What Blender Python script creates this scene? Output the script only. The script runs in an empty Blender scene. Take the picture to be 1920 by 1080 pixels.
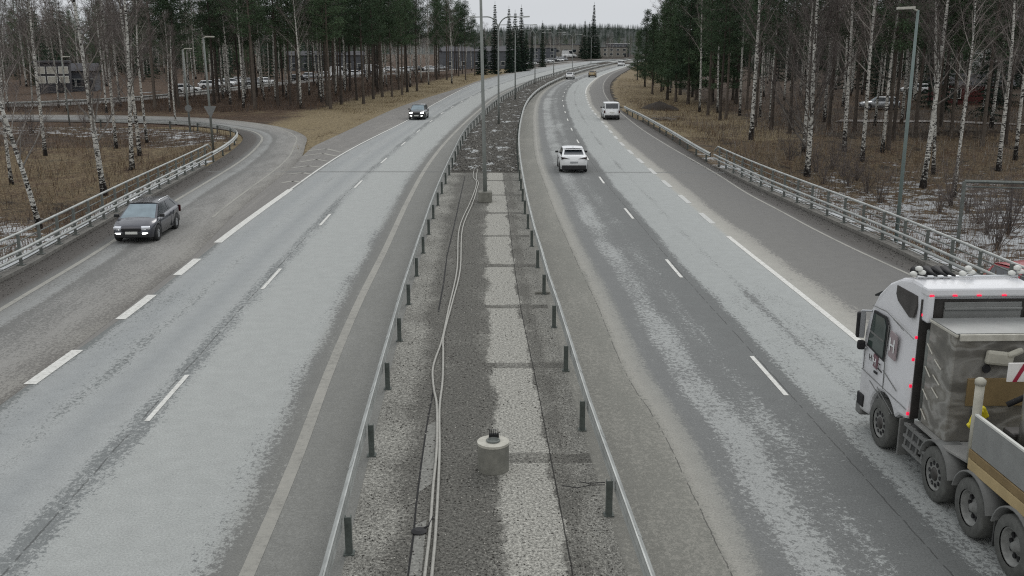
import bpy, math, random, numpy as np
from mathutils import Vector, Matrix, noise as mnoise
random.seed(7); np.random.seed(7)
R=math.radians; PI=math.pi
sc=bpy.context.scene; COL=sc.collection
# ------------------------------------------------------------------ camera calibration (metres, camera 8.2 m above the road)
F=1850.0; TH=math.atan(460/1850.0); CH=8.2
def G(x,y,z=0.0):
    u=(x-960)/F; v=(y-540)/F; c,s=math.cos(TH),math.sin(TH)
    t=(z-CH)/(-s-v*c)
    return (u*t,(c-v*s)*t,z)
def Yof(y): return G(960,y)[1]
def S(r,g,b): # sRGB -> linear
    f=lambda c:(c/255/12.92) if c<=10 else ((c/255+.055)/1.055)**2.4
    return (f(r),f(g),f(b),1)
def sm(a,b,x):
    t=max(0,min(1,(x-a)/(b-a))); return t*t*(3-2*t)
# ------------------------------------------------------------------ tags
def tag(o,label=None,cat=None,group=None,kind=None):
    if label:o['label']=label
    if cat:o['category']=cat
    if group:o['group']=group
    if kind:o['kind']=kind
    return o
def empty(name,loc=(0,0,0),rz=0):
    o=bpy.data.objects.new(name,None); COL.objects.link(o); o.location=loc; o.rotation_euler=(0,0,rz); o.empty_display_size=.3
    return o
def link(name,me,parent=None,loc=None):
    o=bpy.data.objects.new(name,me); COL.objects.link(o)
    if parent:o.parent=parent
    if loc:o.location=loc
    return o
def kids(o): return [c for c in bpy.data.objects if c.parent==o]
KID={}
def copy_tree(o,ch):
    """copy thing o with list ch of (obj, parent)"""
    m={}
    r=o.copy(); COL.objects.link(r); m[o]=r
    for c in ch:
        d=c.copy(); COL.objects.link(d); d.parent=m[c.parent]; m[c]=d
    return r
def allkids(o):
    out=[]
    def rec(p):
        for c in bpy.data.objects:
            if c.parent==p: out.append(c); rec(c)
    rec(o); return out
# ------------------------------------------------------------------ mesh collector
def bevel(o,w=.02,seg=2):
    m=o.modifiers.new('b','BEVEL'); m.width=w; m.segments=seg; m.limit_method='ANGLE'; m.angle_limit=R(40); m.harden_normals=False
    return o
class MB:
    def __init__(s): s.v=[]; s.f=[]; s.m=[]; s.mi=0; s.uv=None
    def add(s,vs,fs):
        n=len(s.v); s.v+= [tuple(p) for p in vs]; s.f+=[tuple(n+i for i in f) for f in fs]; s.m+=[s.mi]*len(fs)
    def box(s,x,y,z,sx,sy,sz,rz=0,rx=0,ry=0):
        M=Matrix.Translation((x,y,z))@Matrix.Rotation(rz,4,'Z')@Matrix.Rotation(ry,4,'Y')@Matrix.Rotation(rx,4,'X')
        vs=[M@Vector((a*sx/2,b*sy/2,c*sz/2)) for a in(-1,1) for b in(-1,1) for c in(-1,1)]
        s.add(vs,[(0,1,3,2),(4,6,7,5),(0,4,5,1),(2,3,7,6),(0,2,6,4),(1,5,7,3)])
    def tube(s,path,r,n=8,cap=True):
        P=[Vector(p) for p in path]; k=len(P); rs=r if hasattr(r,'__len__') else [r]*k
        vs=[];fs=[]
        T=[(P[min(i+1,k-1)]-P[max(i-1,0)]).normalized() for i in range(k)]
        ref=Vector((0,0,1)) if abs(T[0].z)<.9 else Vector((1,0,0))
        a=T[0].cross(ref).normalized()
        for i in range(k):
            a=(a-T[i]*a.dot(T[i])).normalized(); b=T[i].cross(a)
            for j in range(n):
                th=2*PI*j/n; vs.append(P[i]+(a*math.cos(th)+b*math.sin(th))*rs[i])
        for i in range(k-1):
            for j in range(n):
                j2=(j+1)%n; fs.append((i*n+j,i*n+j2,(i+1)*n+j2,(i+1)*n+j))
        if cap: fs+= [tuple(range(n))[::-1],tuple((k-1)*n+j for j in range(n))]
        s.add(vs,fs)
    def lathe(s,prof,c=(0,0,0),axis='Z',n=24,cap=True):
        """prof [(r,h)]"""
        vs=[];fs=[];k=len(prof)
        for r,h in prof:
            for j in range(n):
                t=2*PI*j/n; a,b=r*math.cos(t),r*math.sin(t)
                p={'Z':(a,b,h),'X':(h,a,b),'Y':(b,h,a)}[axis]
                vs.append((p[0]+c[0],p[1]+c[1],p[2]+c[2]))
        for i in range(k-1):
            for j in range(n):
                j2=(j+1)%n; fs.append((i*n+j,i*n+j2,(i+1)*n+j2,(i+1)*n+j))
        if cap: fs+=[tuple(range(n))[::-1],tuple((k-1)*n+j for j in range(n))]
        s.add(vs,fs)
    def prism(s,poly,x0,x1,axis='X'):
        """poly in (y,z) extruded along x"""
        n=len(poly)
        f={'X':lambda p,h:(h,p[0],p[1]),'Z':lambda p,h:(p[0],p[1],h),'Y':lambda p,h:(p[0],h,p[1])}[axis]
        vs=[f(p,x0) for p in poly]+[f(p,x1) for p in poly]
        fs=[tuple(range(n))[::-1],tuple(range(n,2*n))]+[(i,(i+1)%n,n+(i+1)%n,n+i) for i in range(n)]
        s.add(vs,fs)
    def build(s,name,mats,parent=None,smooth=False,loc=None,bev=0):
        me=bpy.data.meshes.new(name); me.from_pydata(s.v,[],s.f)
        for m in (mats if isinstance(mats,(list,tuple)) else [mats]): me.materials.append(m)
        if max(s.m,default=0)>0: me.polygons.foreach_set('material_index',s.m)
        if smooth: me.polygons.foreach_set('use_smooth',[True]*len(s.f))
        me.update()
        # consistent outward normals
        import bmesh
        if len(s.f)<60000:
            b=bmesh.new(); b.from_mesh(me); bmesh.ops.recalc_face_normals(b,faces=b.faces); b.to_mesh(me); b.free()
        o=link(name,me,parent,loc)
        if bev: bevel(o,bev)
        return o
# ------------------------------------------------------------------ materials
class NT:
    def __init__(s,name):
        s.mat=bpy.data.materials.new(name); s.mat.use_nodes=True; s.t=s.mat.node_tree; s.n=s.t.nodes; s.l=s.t.links
        s.bs=s.n['Principled BSDF']
    def N(s,typ,**k):
        n=s.n.new(typ)
        for a,b in k.items(): setattr(n,a,b)
        return n
    def inp(s,sock,val):
        if hasattr(val,'is_linked') : s.l.new(val,sock)
        elif val is not None: sock.default_value=val
    def math(s,op,a,b=None,c=None,clamp=False):
        n=s.N('ShaderNodeMath',operation=op,use_clamp=clamp)
        s.inp(n.inputs[0],a)
        if b is not None: s.inp(n.inputs[1],b)
        if c is not None: s.inp(n.inputs[2],c)
        return n.outputs[0]
    def mix(s,f,a,b,mode='MIX'):
        n=s.N('ShaderNodeMix',data_type='RGBA',blend_type=mode); s.inp(n.inputs[0],f); s.inp(n.inputs[6],a); s.inp(n.inputs[7],b); return n.outputs[2]
    def noise(s,vec,scale,detail=3,rough=.6,dist=0):
        n=s.N('ShaderNodeTexNoise'); s.inp(n.inputs['Vector'],vec); n.inputs['Scale'].default_value=scale; n.inputs['Detail'].default_value=detail; n.inputs['Roughness'].default_value=rough; n.inputs['Distortion'].default_value=dist
        return n.outputs['Fac']
    def ramp(s,f,stops,interp='LINEAR'):
        n=s.N('ShaderNodeValToRGB'); cr=n.color_ramp; cr.interpolation=interp
        while len(cr.elements)>1: cr.elements.remove(cr.elements[-1])
        first=True
        for p,c in stops:
            if not hasattr(c,'__len__'): c=(c,c,c,1)
            if first: e=cr.elements[0]; e.position=p; first=False
            else: e=cr.elements.new(p)
            e.color=c
        s.inp(n.inputs[0],f); return n.outputs[0]
    def coord(s,k='Object'): return s.N('ShaderNodeTexCoord').outputs[k]
    def geo(s): return s.N('ShaderNodeNewGeometry').outputs['Position']
    def mapv(s,vec,sc):
        n=s.N('ShaderNodeMapping'); s.inp(n.inputs[0],vec); n.inputs['Scale'].default_value=sc; return n.outputs[0]
    def bump(s,h,st=.3,d=.02):
        n=s.N('ShaderNodeBump'); n.inputs['Strength'].default_value=st; n.inputs['Distance'].default_value=d; s.inp(n.inputs['Height'],h); s.l.new(n.outputs[0],s.bs.inputs['Normal'])
    def done(s,col,rough=.8,metal=0,spec=.5):
        s.inp(s.bs.inputs['Base Color'],col); s.inp(s.bs.inputs['Roughness'],rough); s.bs.inputs['Metallic'].default_value=metal
        s.bs.inputs['Specular IOR Level'].default_value=spec
        return s.mat
def simple(name,c,rough=.6,metal=0,var=.25,scale=6,spec=.4,coat=0):
    t=NT(name); n=t.noise(t.coord(),scale,4,.65)
    a=tuple(x*(1-var) for x in c[:3])+(1,); b=tuple(min(1,x*(1+var)) for x in c[:3])+(1,)
    m=t.done(t.ramp(n,[(.3,a),(.7,b)]),rough,metal,spec)
    if coat: t.bs.inputs['Coat Weight'].default_value=coat; t.bs.inputs['Coat Roughness'].default_value=.08
    return m
def glass(name,c=(.02,.025,.03,1),rough=.06):
    t=NT(name); n=t.noise(t.coord(),3,2)
    return t.done(t.ramp(n,[(.3,c),(.7,tuple(x*1.3 for x in c[:3])+(1,))]),rough,.4 if 'windscreen' in name else 0,.9)
def emit(name,c,st):
    t=NT(name); t.bs.inputs['Emission Color'].default_value=c; t.bs.inputs['Emission Strength'].default_value=st
    return t.done(c,.3)

def neu(c,k=.45):
    if not hasattr(c,'__len__'): return c
    l=.3*c[0]+.6*c[1]+.1*c[2]; return ((c[0]+(l-c[0])*k)*1.0,(c[1]+(l-c[1])*k)*1.008,(c[2]+(l-c[2])*k)*.985,1)
def road_mat(name,W,prob,dark,light,sharp=5,near=None,patch=.0,seams=()):
    dark=[(p,neu(c)) for p,c in dark]; light=[(p,neu(c)) for p,c in light]
    t=NT(name); uv=t.coord('UV'); sp=t.N('ShaderNodeSeparateXYZ'); t.l.new(uv,sp.inputs[0]); u=sp.outputs[0]; v=sp.outputs[1]
    wob=t.noise(t.mapv(uv,(1,.12,1)),.9,3,.6)
    u2=t.math('ADD',u,t.math('MULTIPLY',t.math('SUBTRACT',wob,.5),.22))
    un=t.math('DIVIDE',u2,W); uc=t.math('DIVIDE',u,W)
    P=t.ramp(un,[(p/W,c) for p,c in prob])
    D=t.ramp(uc,[(p/W,c) for p,c in dark]); L=t.ramp(uc,[(p/W,c) for p,c in light])
    n1=t.noise(t.mapv(uv,(1,.8,1)),9,5,.85); n2=t.noise(t.mapv(uv,(1,.25,1)),1.1,4,.6); n3=t.noise(t.mapv(uv,(1,.35,1)),.16,2,.5)
    a=t.math('SUBTRACT',P,.5)
    a=t.math('ADD',a,t.math('MULTIPLY',t.math('SUBTRACT',n1,.5),3.4))
    a=t.math('ADD',a,t.math('MULTIPLY',t.math('SUBTRACT',n2,.5),1.15))
    a=t.math('ADD',a,t.math('MULTIPLY',t.math('SUBTRACT',n3,.5),.75+patch))
    if near:
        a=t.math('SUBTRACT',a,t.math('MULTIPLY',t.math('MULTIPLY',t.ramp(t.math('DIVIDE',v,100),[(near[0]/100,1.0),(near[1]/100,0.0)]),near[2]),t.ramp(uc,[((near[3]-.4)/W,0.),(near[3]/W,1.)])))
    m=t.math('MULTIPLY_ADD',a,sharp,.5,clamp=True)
    col=t.mix(m,D,L)
    fine=t.noise(uv,26,4,.9); mid=t.noise(uv,2.3,4,.6)
    g=t.math('MULTIPLY_ADD',t.math('SUBTRACT',fine,.5),1.7,1.0)
    g=t.math('MULTIPLY',g,t.math('MULTIPLY_ADD',t.math('SUBTRACT',mid,.5),.28,1.0))
    gc=t.N('ShaderNodeCombineColor'); [t.l.new(g,gc.inputs[i]) for i in range(3)]
    col=t.mix(1.0,col,gc.outputs[0],'MULTIPLY')
    for su,sw,ss in seams:
        d=t.math('ABSOLUTE',t.math('SUBTRACT',t.math('ADD',u,t.math('MULTIPLY',t.math('SUBTRACT',t.noise(uv,1.3,4,.8),.5),.12)),su))
        k=t.math('MULTIPLY',t.math('LESS_THAN',d,sw),t.math('GREATER_THAN',t.noise(t.mapv(uv,(1,.5,1)),2.1,3,.8),.46))
        col=t.mix(t.math('MULTIPLY',k,ss),col,(.025,.025,.024,1))
    t.bump(fine,.35,.012)
    return t.done(col,.88,0,.25)

M={}
g=lambda k:S(k,k,k)
M['left_asphalt']=road_mat('left_asphalt',15,
  [(0,.35),(5.0,.35),(5.7,.55),(5.95,.12),(6.3,.85),(7.4,.95),(7.75,.7),(8.1,1.1),(9.1,1.1),(9.45,.45),(9.8,.5),(10.3,1.15),(12.0,1.2),(12.75,.6),(13.1,-.1),(13.25,.1),(13.6,.35),(15,.35)],
  [(0,S(116,112,108)),(5.6,S(116,112,108)),(6.1,S(104,110,110)),(9.6,S(112,117,118)),(12.5,S(108,111,112)),(13.1,S(110,110,106)),(13.6,S(116,116,111)),(15,S(112,112,107))],
  [(0,S(132,127,121)),(5.6,S(132,127,121)),(6.3,S(143,147,148)),(7.0,S(140,145,147)),(7.7,S(150,154,154)),(8.5,S(138,143,145)),(9.2,S(149,153,153)),(10.2,S(153,157,155)),(12.6,S(151,155,153)),(13.3,S(132,132,126)),(13.5,S(124,124,119)),(15,S(118,118,113))],seams=((5.82,.03,.6),(9.6,.02,.5)))
M['right_asphalt']=road_mat('right_asphalt',15,
  [(0,.3),(1.9,.4),(2.15,.9),(2.35,.8),(2.6,.05),(2.85,.1),(3.05,.52),(3.45,.62),(3.7,.40),(3.9,.18),(4.2,.36),(4.4,.30),(4.6,.08),(5.3,.02),(5.5,.3),(5.75,.95),(6.6,1),(6.85,.6),(7.1,.95),(8.3,1),(8.7,1),(9.2,1),(9.55,.55),(9.9,.0),(13.0,.0),(13.5,.25),(15,.2)],
  [(0,S(112,110,101)),(1.9,S(118,117,107)),(2.4,S(116,117,113)),(2.6,S(110,112,112)),(5.4,S(102,105,105)),(8.6,S(110,113,113)),(9.5,S(114,112,108)),(13.1,S(106,104,102)),(13.6,S(84,79,75)),(15,S(76,72,67))],
  [(0,S(132,129,118)),(1.9,S(134,131,120)),(2.1,S(146,143,133)),(2.5,S(132,132,126)),(2.8,S(150,153,152)),(5.4,S(148,153,152)),(8.5,S(152,157,156)),(8.75,S(160,157,146)),(9.6,S(146,142,133)),(10.2,S(122,120,117)),(13.2,S(122,119,115)),(13.6,S(98,93,87)),(15,S(96,91,85))],
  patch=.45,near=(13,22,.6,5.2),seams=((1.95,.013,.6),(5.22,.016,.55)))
M['ramp_asphalt']=road_mat('ramp_asphalt',7,
  [(0,.0),(1.5,.1),(1.9,.2),(2.3,.7),(2.9,.75),(3.2,.15),(3.7,.5),(4.6,.6),(5.5,.7),(7,.4)],
  [(0,S(74,68,63)),(1.3,S(84,78,73)),(1.8,S(104,104,102)),(4,S(108,107,104)),(6,S(110,106,101)),(7,S(92,86,79))],
  [(0,S(94,88,82)),(1.4,S(104,99,93)),(1.9,S(118,118,116)),(2.8,S(136,138,137)),(3.7,S(134,132,129)),(5.2,S(137,134,129)),(6.2,S(136,132,124)),(7,S(120,115,107))],sharp=3.5)

def patch_mat(name,a,b):
    t=NT(name); n=t.noise(t.geo(),14,4,.8); return t.done(t.ramp(n,[(.35,a),(.65,b)]),.9)
def marking_mat():
    t=NT('road_paint'); p=t.geo(); n=t.noise(p,9,4,.8)
    return t.done(t.ramp(n,[(.33,S(140,140,134)),(.43,S(190,190,184)),(.7,S(216,216,211))]),.7)
def worn_mat():
    t=NT('worn_paint'); p=t.geo(); n=t.noise(p,5,5,.85); n2=t.noise(p,.5,3,.6)
    m=t.math('ADD',n,t.math('MULTIPLY',t.math('SUBTRACT',n2,.5),.5))
    return t.done(t.ramp(m,[(.34,S(120,119,113)),(.48,S(138,137,130)),(.75,S(150,148,140))]),.8)
M['paint']=marking_mat(); M['worn']=worn_mat()
def median_mat():
    t=NT('median_gravel'); uv=t.coord('UV'); sp=t.N('ShaderNodeSeparateXYZ'); t.l.new(uv,sp.inputs[0]); u=sp.outputs[0]; v=sp.outputs[1]
    # u: metres from the slab joint (crack); v metres along
    n1=t.noise(t.mapv(uv,(1,.7,1)),.75,6,.7,.2); n2=t.noise(uv,9,5,.9); n3=t.noise(uv,17,4,.95); n5=t.noise(uv,.5,4,.6)
    w=t.math('ADD',u,t.math('MULTIPLY',t.math('SUBTRACT',n1,.5),1.05))
    wn=t.math('MULTIPLY_ADD',w,.1,.5)
    pale=t.ramp(wn,[(.5+x/10,c) for x,c in [(-4.6,.15),(-3.7,.6),(-3.3,.5),(-2.9,.15),(-1.7,.08),(-1.2,.3),(-1.02,1.15),(-.12,1.2),(.0,.3),(.4,.22),(.75,.45),(1.2,.45),(2,.3)]])
    band=t.math('FRACT',t.math('DIVIDE',t.math('SUBTRACT',v,18.4),5.95))
    bd=t.math('MULTIPLY',t.math('MULTIPLY',t.math('GREATER_THAN',u,-1.6),.85),t.math('LESS_THAN',t.math('ADD',band,t.math('MULTIPLY',t.math('SUBTRACT',n1,.5),.12)),.08))
    pale=t.math('SUBTRACT',pale,bd,clamp=True)
    m=t.math('MULTIPLY_ADD',t.math('ADD',t.math('SUBTRACT',pale,.5),t.math('ADD',t.math('MULTIPLY',t.math('SUBTRACT',n5,.5),.9),t.math('MULTIPLY',t.math('SUBTRACT',n2,.5),1.5))),1.7,.5,clamp=True)
    col=t.mix(m,S(92,91,86),S(146,145,138))
    mul=t.math('MULTIPLY_ADD',t.math('SUBTRACT',n3,.5),6.5,1.0); mul=t.math('MULTIPLY',mul,t.math('MULTIPLY_ADD',t.math('SUBTRACT',n2,.5),1.1,1.0))
    gc=t.N('ShaderNodeCombineColor'); [t.l.new(mul,gc.inputs[i]) for i in range(3)]
    col=t.mix(1,col,gc.outputs[0],'MULTIPLY')
    crk=t.math('LESS_THAN',t.math('ABSOLUTE',t.math('ADD',u,t.math('MULTIPLY',t.math('SUBTRACT',t.noise(uv,3,3),.5),.05))),.016)
    col=t.mix(t.math('MULTIPLY',crk,.85),col,(.015,.015,.014,1))
    t.bump(n2,.7,.03)
    return t.done(col,.92,0,.2)
M['median']=median_mat()
def soil_mat():
    t=NT('median_soil'); p=t.geo(); n=t.noise(t.mapv(p,(1,.5,1)),.8,5,.7); n2=t.noise(p,6,4,.8)
    c=t.ramp(n2,[(.32,S(34,33,30)),(.5,S(68,66,61)),(.68,S(116,113,106))])
    s=t.math('MULTIPLY_ADD',t.math('SUBTRACT',n,.60),16,.5,clamp=True)
    s=t.math('MULTIPLY',s,t.math('GREATER_THAN',n2,.42))
    t.bump(n2,1,.08)
    return t.done(t.mix(s,c,S(176,179,178)),.95,0,.2)
M['soil']=soil_mat()
def ground_mat():
    t=NT('ground'); p=t.geo(); vc=t.N('ShaderNodeVertexColor',layer_name='zone'); sp=t.N('ShaderNodeSeparateColor'); t.l.new(vc.outputs[0],sp.inputs[0])
    snow,grass,red=sp.outputs[0],sp.outputs[1],sp.outputs[2]
    n=t.noise(p,.55,6,.7); n2=t.noise(p,5,4,.8); n3=t.noise(t.mapv(p,(.6,1,1)),1.1,7,.85)
    base=t.ramp(n2,[(.3,S(28,26,24)),(.5,S(58,53,47)),(.7,S(94,87,76))])
    gr=t.ramp(n2,[(.3,S(74,66,52)),(.5,S(120,108,84)),(.7,S(156,142,112))])
    rd=t.ramp(n2,[(.3,S(44,36,31)),(.5,S(80,66,55)),(.7,S(114,96,79))])
    c=t.mix(t.math('MULTIPLY_ADD',t.math('SUBTRACT',t.math('ADD',grass,t.math('MULTIPLY',t.math('SUBTRACT',n,.5),2.0)),.5),3,.5,clamp=True),base,gr)
    c=t.mix(t.math('MULTIPLY_ADD',t.math('SUBTRACT',t.math('ADD',red,t.math('MULTIPLY',t.math('SUBTRACT',n,.5),1.5)),.5),2,.5,clamp=True),c,rd)
    s=t.math('ADD',snow,t.math('MULTIPLY',t.math('SUBTRACT',n3,.5),2.4))
    s=t.math('MULTIPLY_ADD',t.math('SUBTRACT',s,.5),14,.5,clamp=True)
    s=t.math('MULTIPLY',s,t.math('GREATER_THAN',snow,.04))
    t.bump(n2,1,.08)
    return t.done(t.mix(s,c,S(182,185,186)),.95,0,.15)
M['ground']=ground_mat()
def bark_birch():
    t=NT('birch_bark'); o=t.coord(); sp=t.N('ShaderNodeSeparateXYZ'); t.l.new(o,sp.inputs[0]); z=sp.outputs[2]
    oi=t.N('ShaderNodeObjectInfo').outputs['Random']
    ofs=t.N('ShaderNodeCombineXYZ'); t.l.new(t.math('MULTIPLY',oi,40),ofs.inputs[0]); va=t.N('ShaderNodeVectorMath',operation='ADD'); t.l.new(o,va.inputs[0]); t.l.new(ofs.outputs[0],va.inputs[1])
    n=t.noise(t.mapv(va.outputs[0],(3.5,3.5,9)),1,4,.8,.3); n2=t.noise(t.mapv(va.outputs[0],(1.5,1.5,1.2)),1,3,.6)
    b=t.ramp(t.math('DIVIDE',z,20),[(0,.22),(.04,.10),(.1,.03),(.5,.0),(1,.1)])
    k=t.math('ADD',t.math('ADD',n,b),t.math('MULTIPLY',t.math('SUBTRACT',n2,.5),.25))
    m=t.math('MULTIPLY_ADD',t.math('SUBTRACT',k,.545),14,.5,clamp=True)
    t.bump(n,.6,.02)
    return t.done(t.mix(m,t.ramp(n2,[(.3,S(168,166,158)),(.7,S(212,211,204))]),S(34,31,29)),.8,0,.2)
M['birch_bark']=bark_birch()
def rnd_mat(name,a,b,scale=2,rough=.85):
    t=NT(name); oi=t.N('ShaderNodeObjectInfo').outputs['Random']; n=t.noise(t.coord(),scale,3,.7)
    f=t.math('ADD',t.math('MULTIPLY',n,.75),t.math('MULTIPLY',oi,.4)); 
    return t.done(t.ramp(f,[(.25,a),(.85,b)]),rough,0,.15)
M['limb']=rnd_mat('birch_limb',S(72,67,63),S(156,151,144))
M['twig']=rnd_mat('twigs',S(66,61,59),S(118,110,106))
M['pine_bark']=rnd_mat('pine_bark',S(44,41,39),S(98,90,82),1.2)
M['pine_needle']=rnd_mat('pine_needles',S(38,53,41),S(80,98,72),.8)
M['spruce_needle']=rnd_mat('spruce_needles',S(24,36,30),S(52,68,54),.8)
M['brush']=rnd_mat('brush',S(66,53,44),S(128,106,84),.15)
M['straw']=rnd_mat('straw',S(112,100,76),S(170,157,124),.3)
M['wood_mass']=rnd_mat('wood_mass',S(40,38,36),S(72,68,64),.06)
M['galv']=simple('galvanised_steel',S(160,163,160),.55,.3,.22,2.2)
M['galv_dark']=simple('dirty_steel',S(104,108,104),.6,.3,.25,5)
M['post']=simple('post_steel',S(82,88,84),.65,.2,.25,8)
M['pole']=simple('pole_steel',S(120,124,120),.55,.2,.15,2)
M['pole_green']=simple('green_pole',S(108,121,118),.55,.1,.12,2)
M['pipe']=simple('pale_pipe',S(150,149,142),.6,0,.18,12)
def concrete(name,a,b):
    t=NT(name); n=t.noise(t.coord(),5,6,.7); n2=t.noise(t.mapv(t.coord(),(3,3,.5)),4,3,.6); t.bump(n,.5,.02)
    return t.done(t.mix(t.math('MULTIPLY',n2,.5),t.ramp(n,[(.3,a),(.7,b)]),a),.9,0,.2)
M['concrete']=concrete('concrete',S(104,104,98),S(142,141,133))
M['lid']=concrete('pale_lid',S(160,158,148),S(200,198,188))
M['curb']=concrete('edge_concrete',S(96,94,90),S(140,138,132))
M['black']=simple('black_rubber',(.012,.012,.013,1),.7)
M['tyre']=simple('tyre',S(50,51,51),.85,0,.3,8)
M['dirt_tyre']=simple('dusty_tyre',S(98,99,97),.9,0,.2,8)
M['rim']=simple('rim',S(150,152,153),.4,.4,.2,6)
M['dirt_rim']=simple('dusty_rim',S(118,119,117),.7,.1,.2,6)
M['glass']=glass('car_glass'); M['windscreen']=glass('windscreen_glass',(.17,.22,.245,1),.14)  # windscreen base lightened and blued to imitate reflected sky
M['lamp_on']=emit('lit_lamp',(1,1,.96,1),4.0); M['red_lamp']=emit('lit_marker',(1,.02,.08,1),.55)
M['tail']=simple('tail_lamp',S(58,8,10),.2); M['tail_dark']=simple('tail_lamp_dark',S(30,12,14),.2)
M['plate']=simple('number_plate',S(205,206,200),.5,0,.05)
M['white_paint']=simple('white_paint',S(222,224,224),.3,0,.05,2,.5,.4)
M['grey_paint']=simple('grey_paint',S(66,68,75),.3,.3,.08,2,.5,.7); M['roof_black']=simple('roof_black',S(32,31,34),.3,0,.1,2,.5,.6)
M['black_paint']=simple('black_paint',S(26,27,29),.25,.2,.1,2,.5,.8)
M['tan_paint']=simple('tan_paint',S(150,132,96),.35,.1,.08,2,.5,.5)
M['red_paint']=simple('red_paint',S(150,34,44),.35,0,.12,2,.5,.5)
M['blue_paint']=simple('blue_paint',S(60,74,98),.35,.1,.1,2,.5,.5)
M['silver']=simple('silver_paint',S(160,163,165),.3,.4,.06,2,.5,.5)
M['plastic']=simple('dark_plastic',S(36,37,38),.6)
M['chrome']=simple('bright_trim',S(205,207,208),.25,.8,.05)
M['snow']=simple('old_snow',S(200,203,204),.8,0,.08,3)
# ------------------------------------------------------------------ world, sun
w=bpy.data.worlds.new("World"); sc.world=w; w.use_nodes=True; nt=w.node_tree; bg=nt.nodes['Background']
sky=nt.nodes.new('ShaderNodeTexSky'); sky.sky_type='NISHITA'; sky.sun_disc=False; sky.sun_elevation=R(38); sky.sun_rotation=R(200); sky.dust_density=6; sky.air_density=1.5
tc=nt.nodes.new('ShaderNodeTexCoord'); sx=nt.nodes.new('ShaderNodeSeparateXYZ'); nt.links.new(tc.outputs['Generated'],sx.inputs[0])
rp=nt.nodes.new('ShaderNodeValToRGB'); nt.links.new(sx.outputs[2],rp.inputs[0])
rp.color_ramp.elements[0].position=0; rp.color_ramp.elements[0].color=(6.6,6.85,7.15,1); rp.color_ramp.elements[1].position=.8; rp.color_ramp.elements[1].color=(10.2,10.4,10.7,1)
nz=nt.nodes.new('ShaderNodeTexNoise'); nz.inputs['Scale'].default_value=3; nz.inputs['Detail'].default_value=4
mp=nt.nodes.new('ShaderNodeMapping'); mp.inputs['Scale'].default_value=(1,1,4); nt.links.new(tc.outputs['Generated'],mp.inputs[0]); nt.links.new(mp.outputs[0],nz.inputs['Vector'])
mm=nt.nodes.new('ShaderNodeMath'); mm.operation='MULTIPLY_ADD'; nt.links.new(nz.outputs[0],mm.inputs[0]); mm.inputs[1].default_value=.14; mm.inputs[2].default_value=.93
vm=nt.nodes.new('ShaderNodeVectorMath'); vm.operation='SCALE'; nt.links.new(rp.outputs[0],vm.inputs[0]); nt.links.new(mm.outputs[0],vm.inputs['Scale'])
mx=nt.nodes.new('ShaderNodeMix'); mx.data_type='RGBA'; mx.inputs[0].default_value=.93; nt.links.new(sky.outputs[0],mx.inputs[6]); nt.links.new(vm.outputs[0],mx.inputs[7])
nt.links.new(mx.outputs[2],bg.inputs[0]); bg.inputs[1].default_value=.10
sl=bpy.data.lights.new('sun','SUN'); sl.energy=.8; sl.angle=R(25); sl.color=(1,.97,.93); so=bpy.data.objects.new('sun',sl); COL.objects.link(so)
so.rotation_euler=(R(52),0,R(160))
cam=bpy.data.cameras.new('camera'); co=bpy.data.objects.new('camera',cam); COL.objects.link(co); sc.camera=co
cam.sensor_width=36; cam.lens=36*F/1920; cam.clip_end=6000; co.location=(0,0,CH); co.rotation_euler=(PI/2-TH,0,0)
sc.view_settings.view_transform='Standard'; sc.view_settings.look='None'; sc.view_settings.gamma=1; sc.view_settings.use_curve_mapping=False
sc.view_settings.exposure=0.0
# ------------------------------------------------------------------ guides X(Y)
class Guide:
    def __init__(s,px,z=0,pre=None,w=None):
        pts=[G(x,y,z)[:2] for x,y in px]+(w or [])
        pts=[(p[1],p[0]) for p in pts]; pts.sort(); s.y=np.array([p[0] for p in pts]); s.x=np.array([p[1] for p in pts])
        d=np.diff(s.x)/np.diff(s.y); m=np.zeros(len(s.x)); m[1:-1]=(d[:-1]+d[1:])/2; m[0]=d[0]; m[-1]=d[-1]; s.m=m; s.d0=d[0] if pre is None else pre
    def __call__(s,Y):
        if Y<=s.y[0]: return s.x[0]+(Y-s.y[0])*s.d0
        if Y>=s.y[-1]: return s.x[-1]+(Y-s.y[-1])*s.m[-1]
        i=int(np.searchsorted(s.y,Y))-1; h=s.y[i+1]-s.y[i]; t=(Y-s.y[i])/h
        return ((2*t**3-3*t*t+1)*s.x[i]+(t**3-2*t*t+t)*h*s.m[i]+(-2*t**3+3*t*t)*s.x[i+1]+(t**3-t*t)*h*s.m[i+1])
FAR=[(58,500)]
L0=Guide([(68,712),(228,597),(340,510),(412,452),(535,362),(640,290),(765,225),(820,192),(903,153),(1007,129),(1070,119),(1168,109)])
L1=Guide([(313,747),(508,524),(607,415),(669,348),(750,275),(802,232),(842,204),(889,179),(945,156),(1035,131),(1100,120),(1168,112)])
L2=Guide([(462,1080),(552,870),(616,700),(669,575),(722,468),(763,380),(802,310),(840,262),(900,205),(937,177),(1000,151),(1060,135),(1115,123),(1170,114)])
LR=Guide([(655,1038),(697,855),(727,730),(749,640),(766,572),(781,519),(793,477),(803,443),(812,412),(820,388),(828,365)],w=[G(a,b,.72)[:2] for a,b in [(850,290),(875,242),(900,215),(932,187),(962,169),(1003,148),(1039,137),(1074,127),(1112,119),(1170,110.5)]])
RR=Guide([(1141,965),(1091,805),(1060,692),(1037,608),(1019,548),(1007,498),(996,458),(989,425),(983,395)],w=[G(a,b,.72)[:2] for a,b in [(971,290),(970,250),(977,212),(983,195),(995,178),(1012,164),(1045,147),(1091,131),(1132,121),(1172,113)]])
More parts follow.
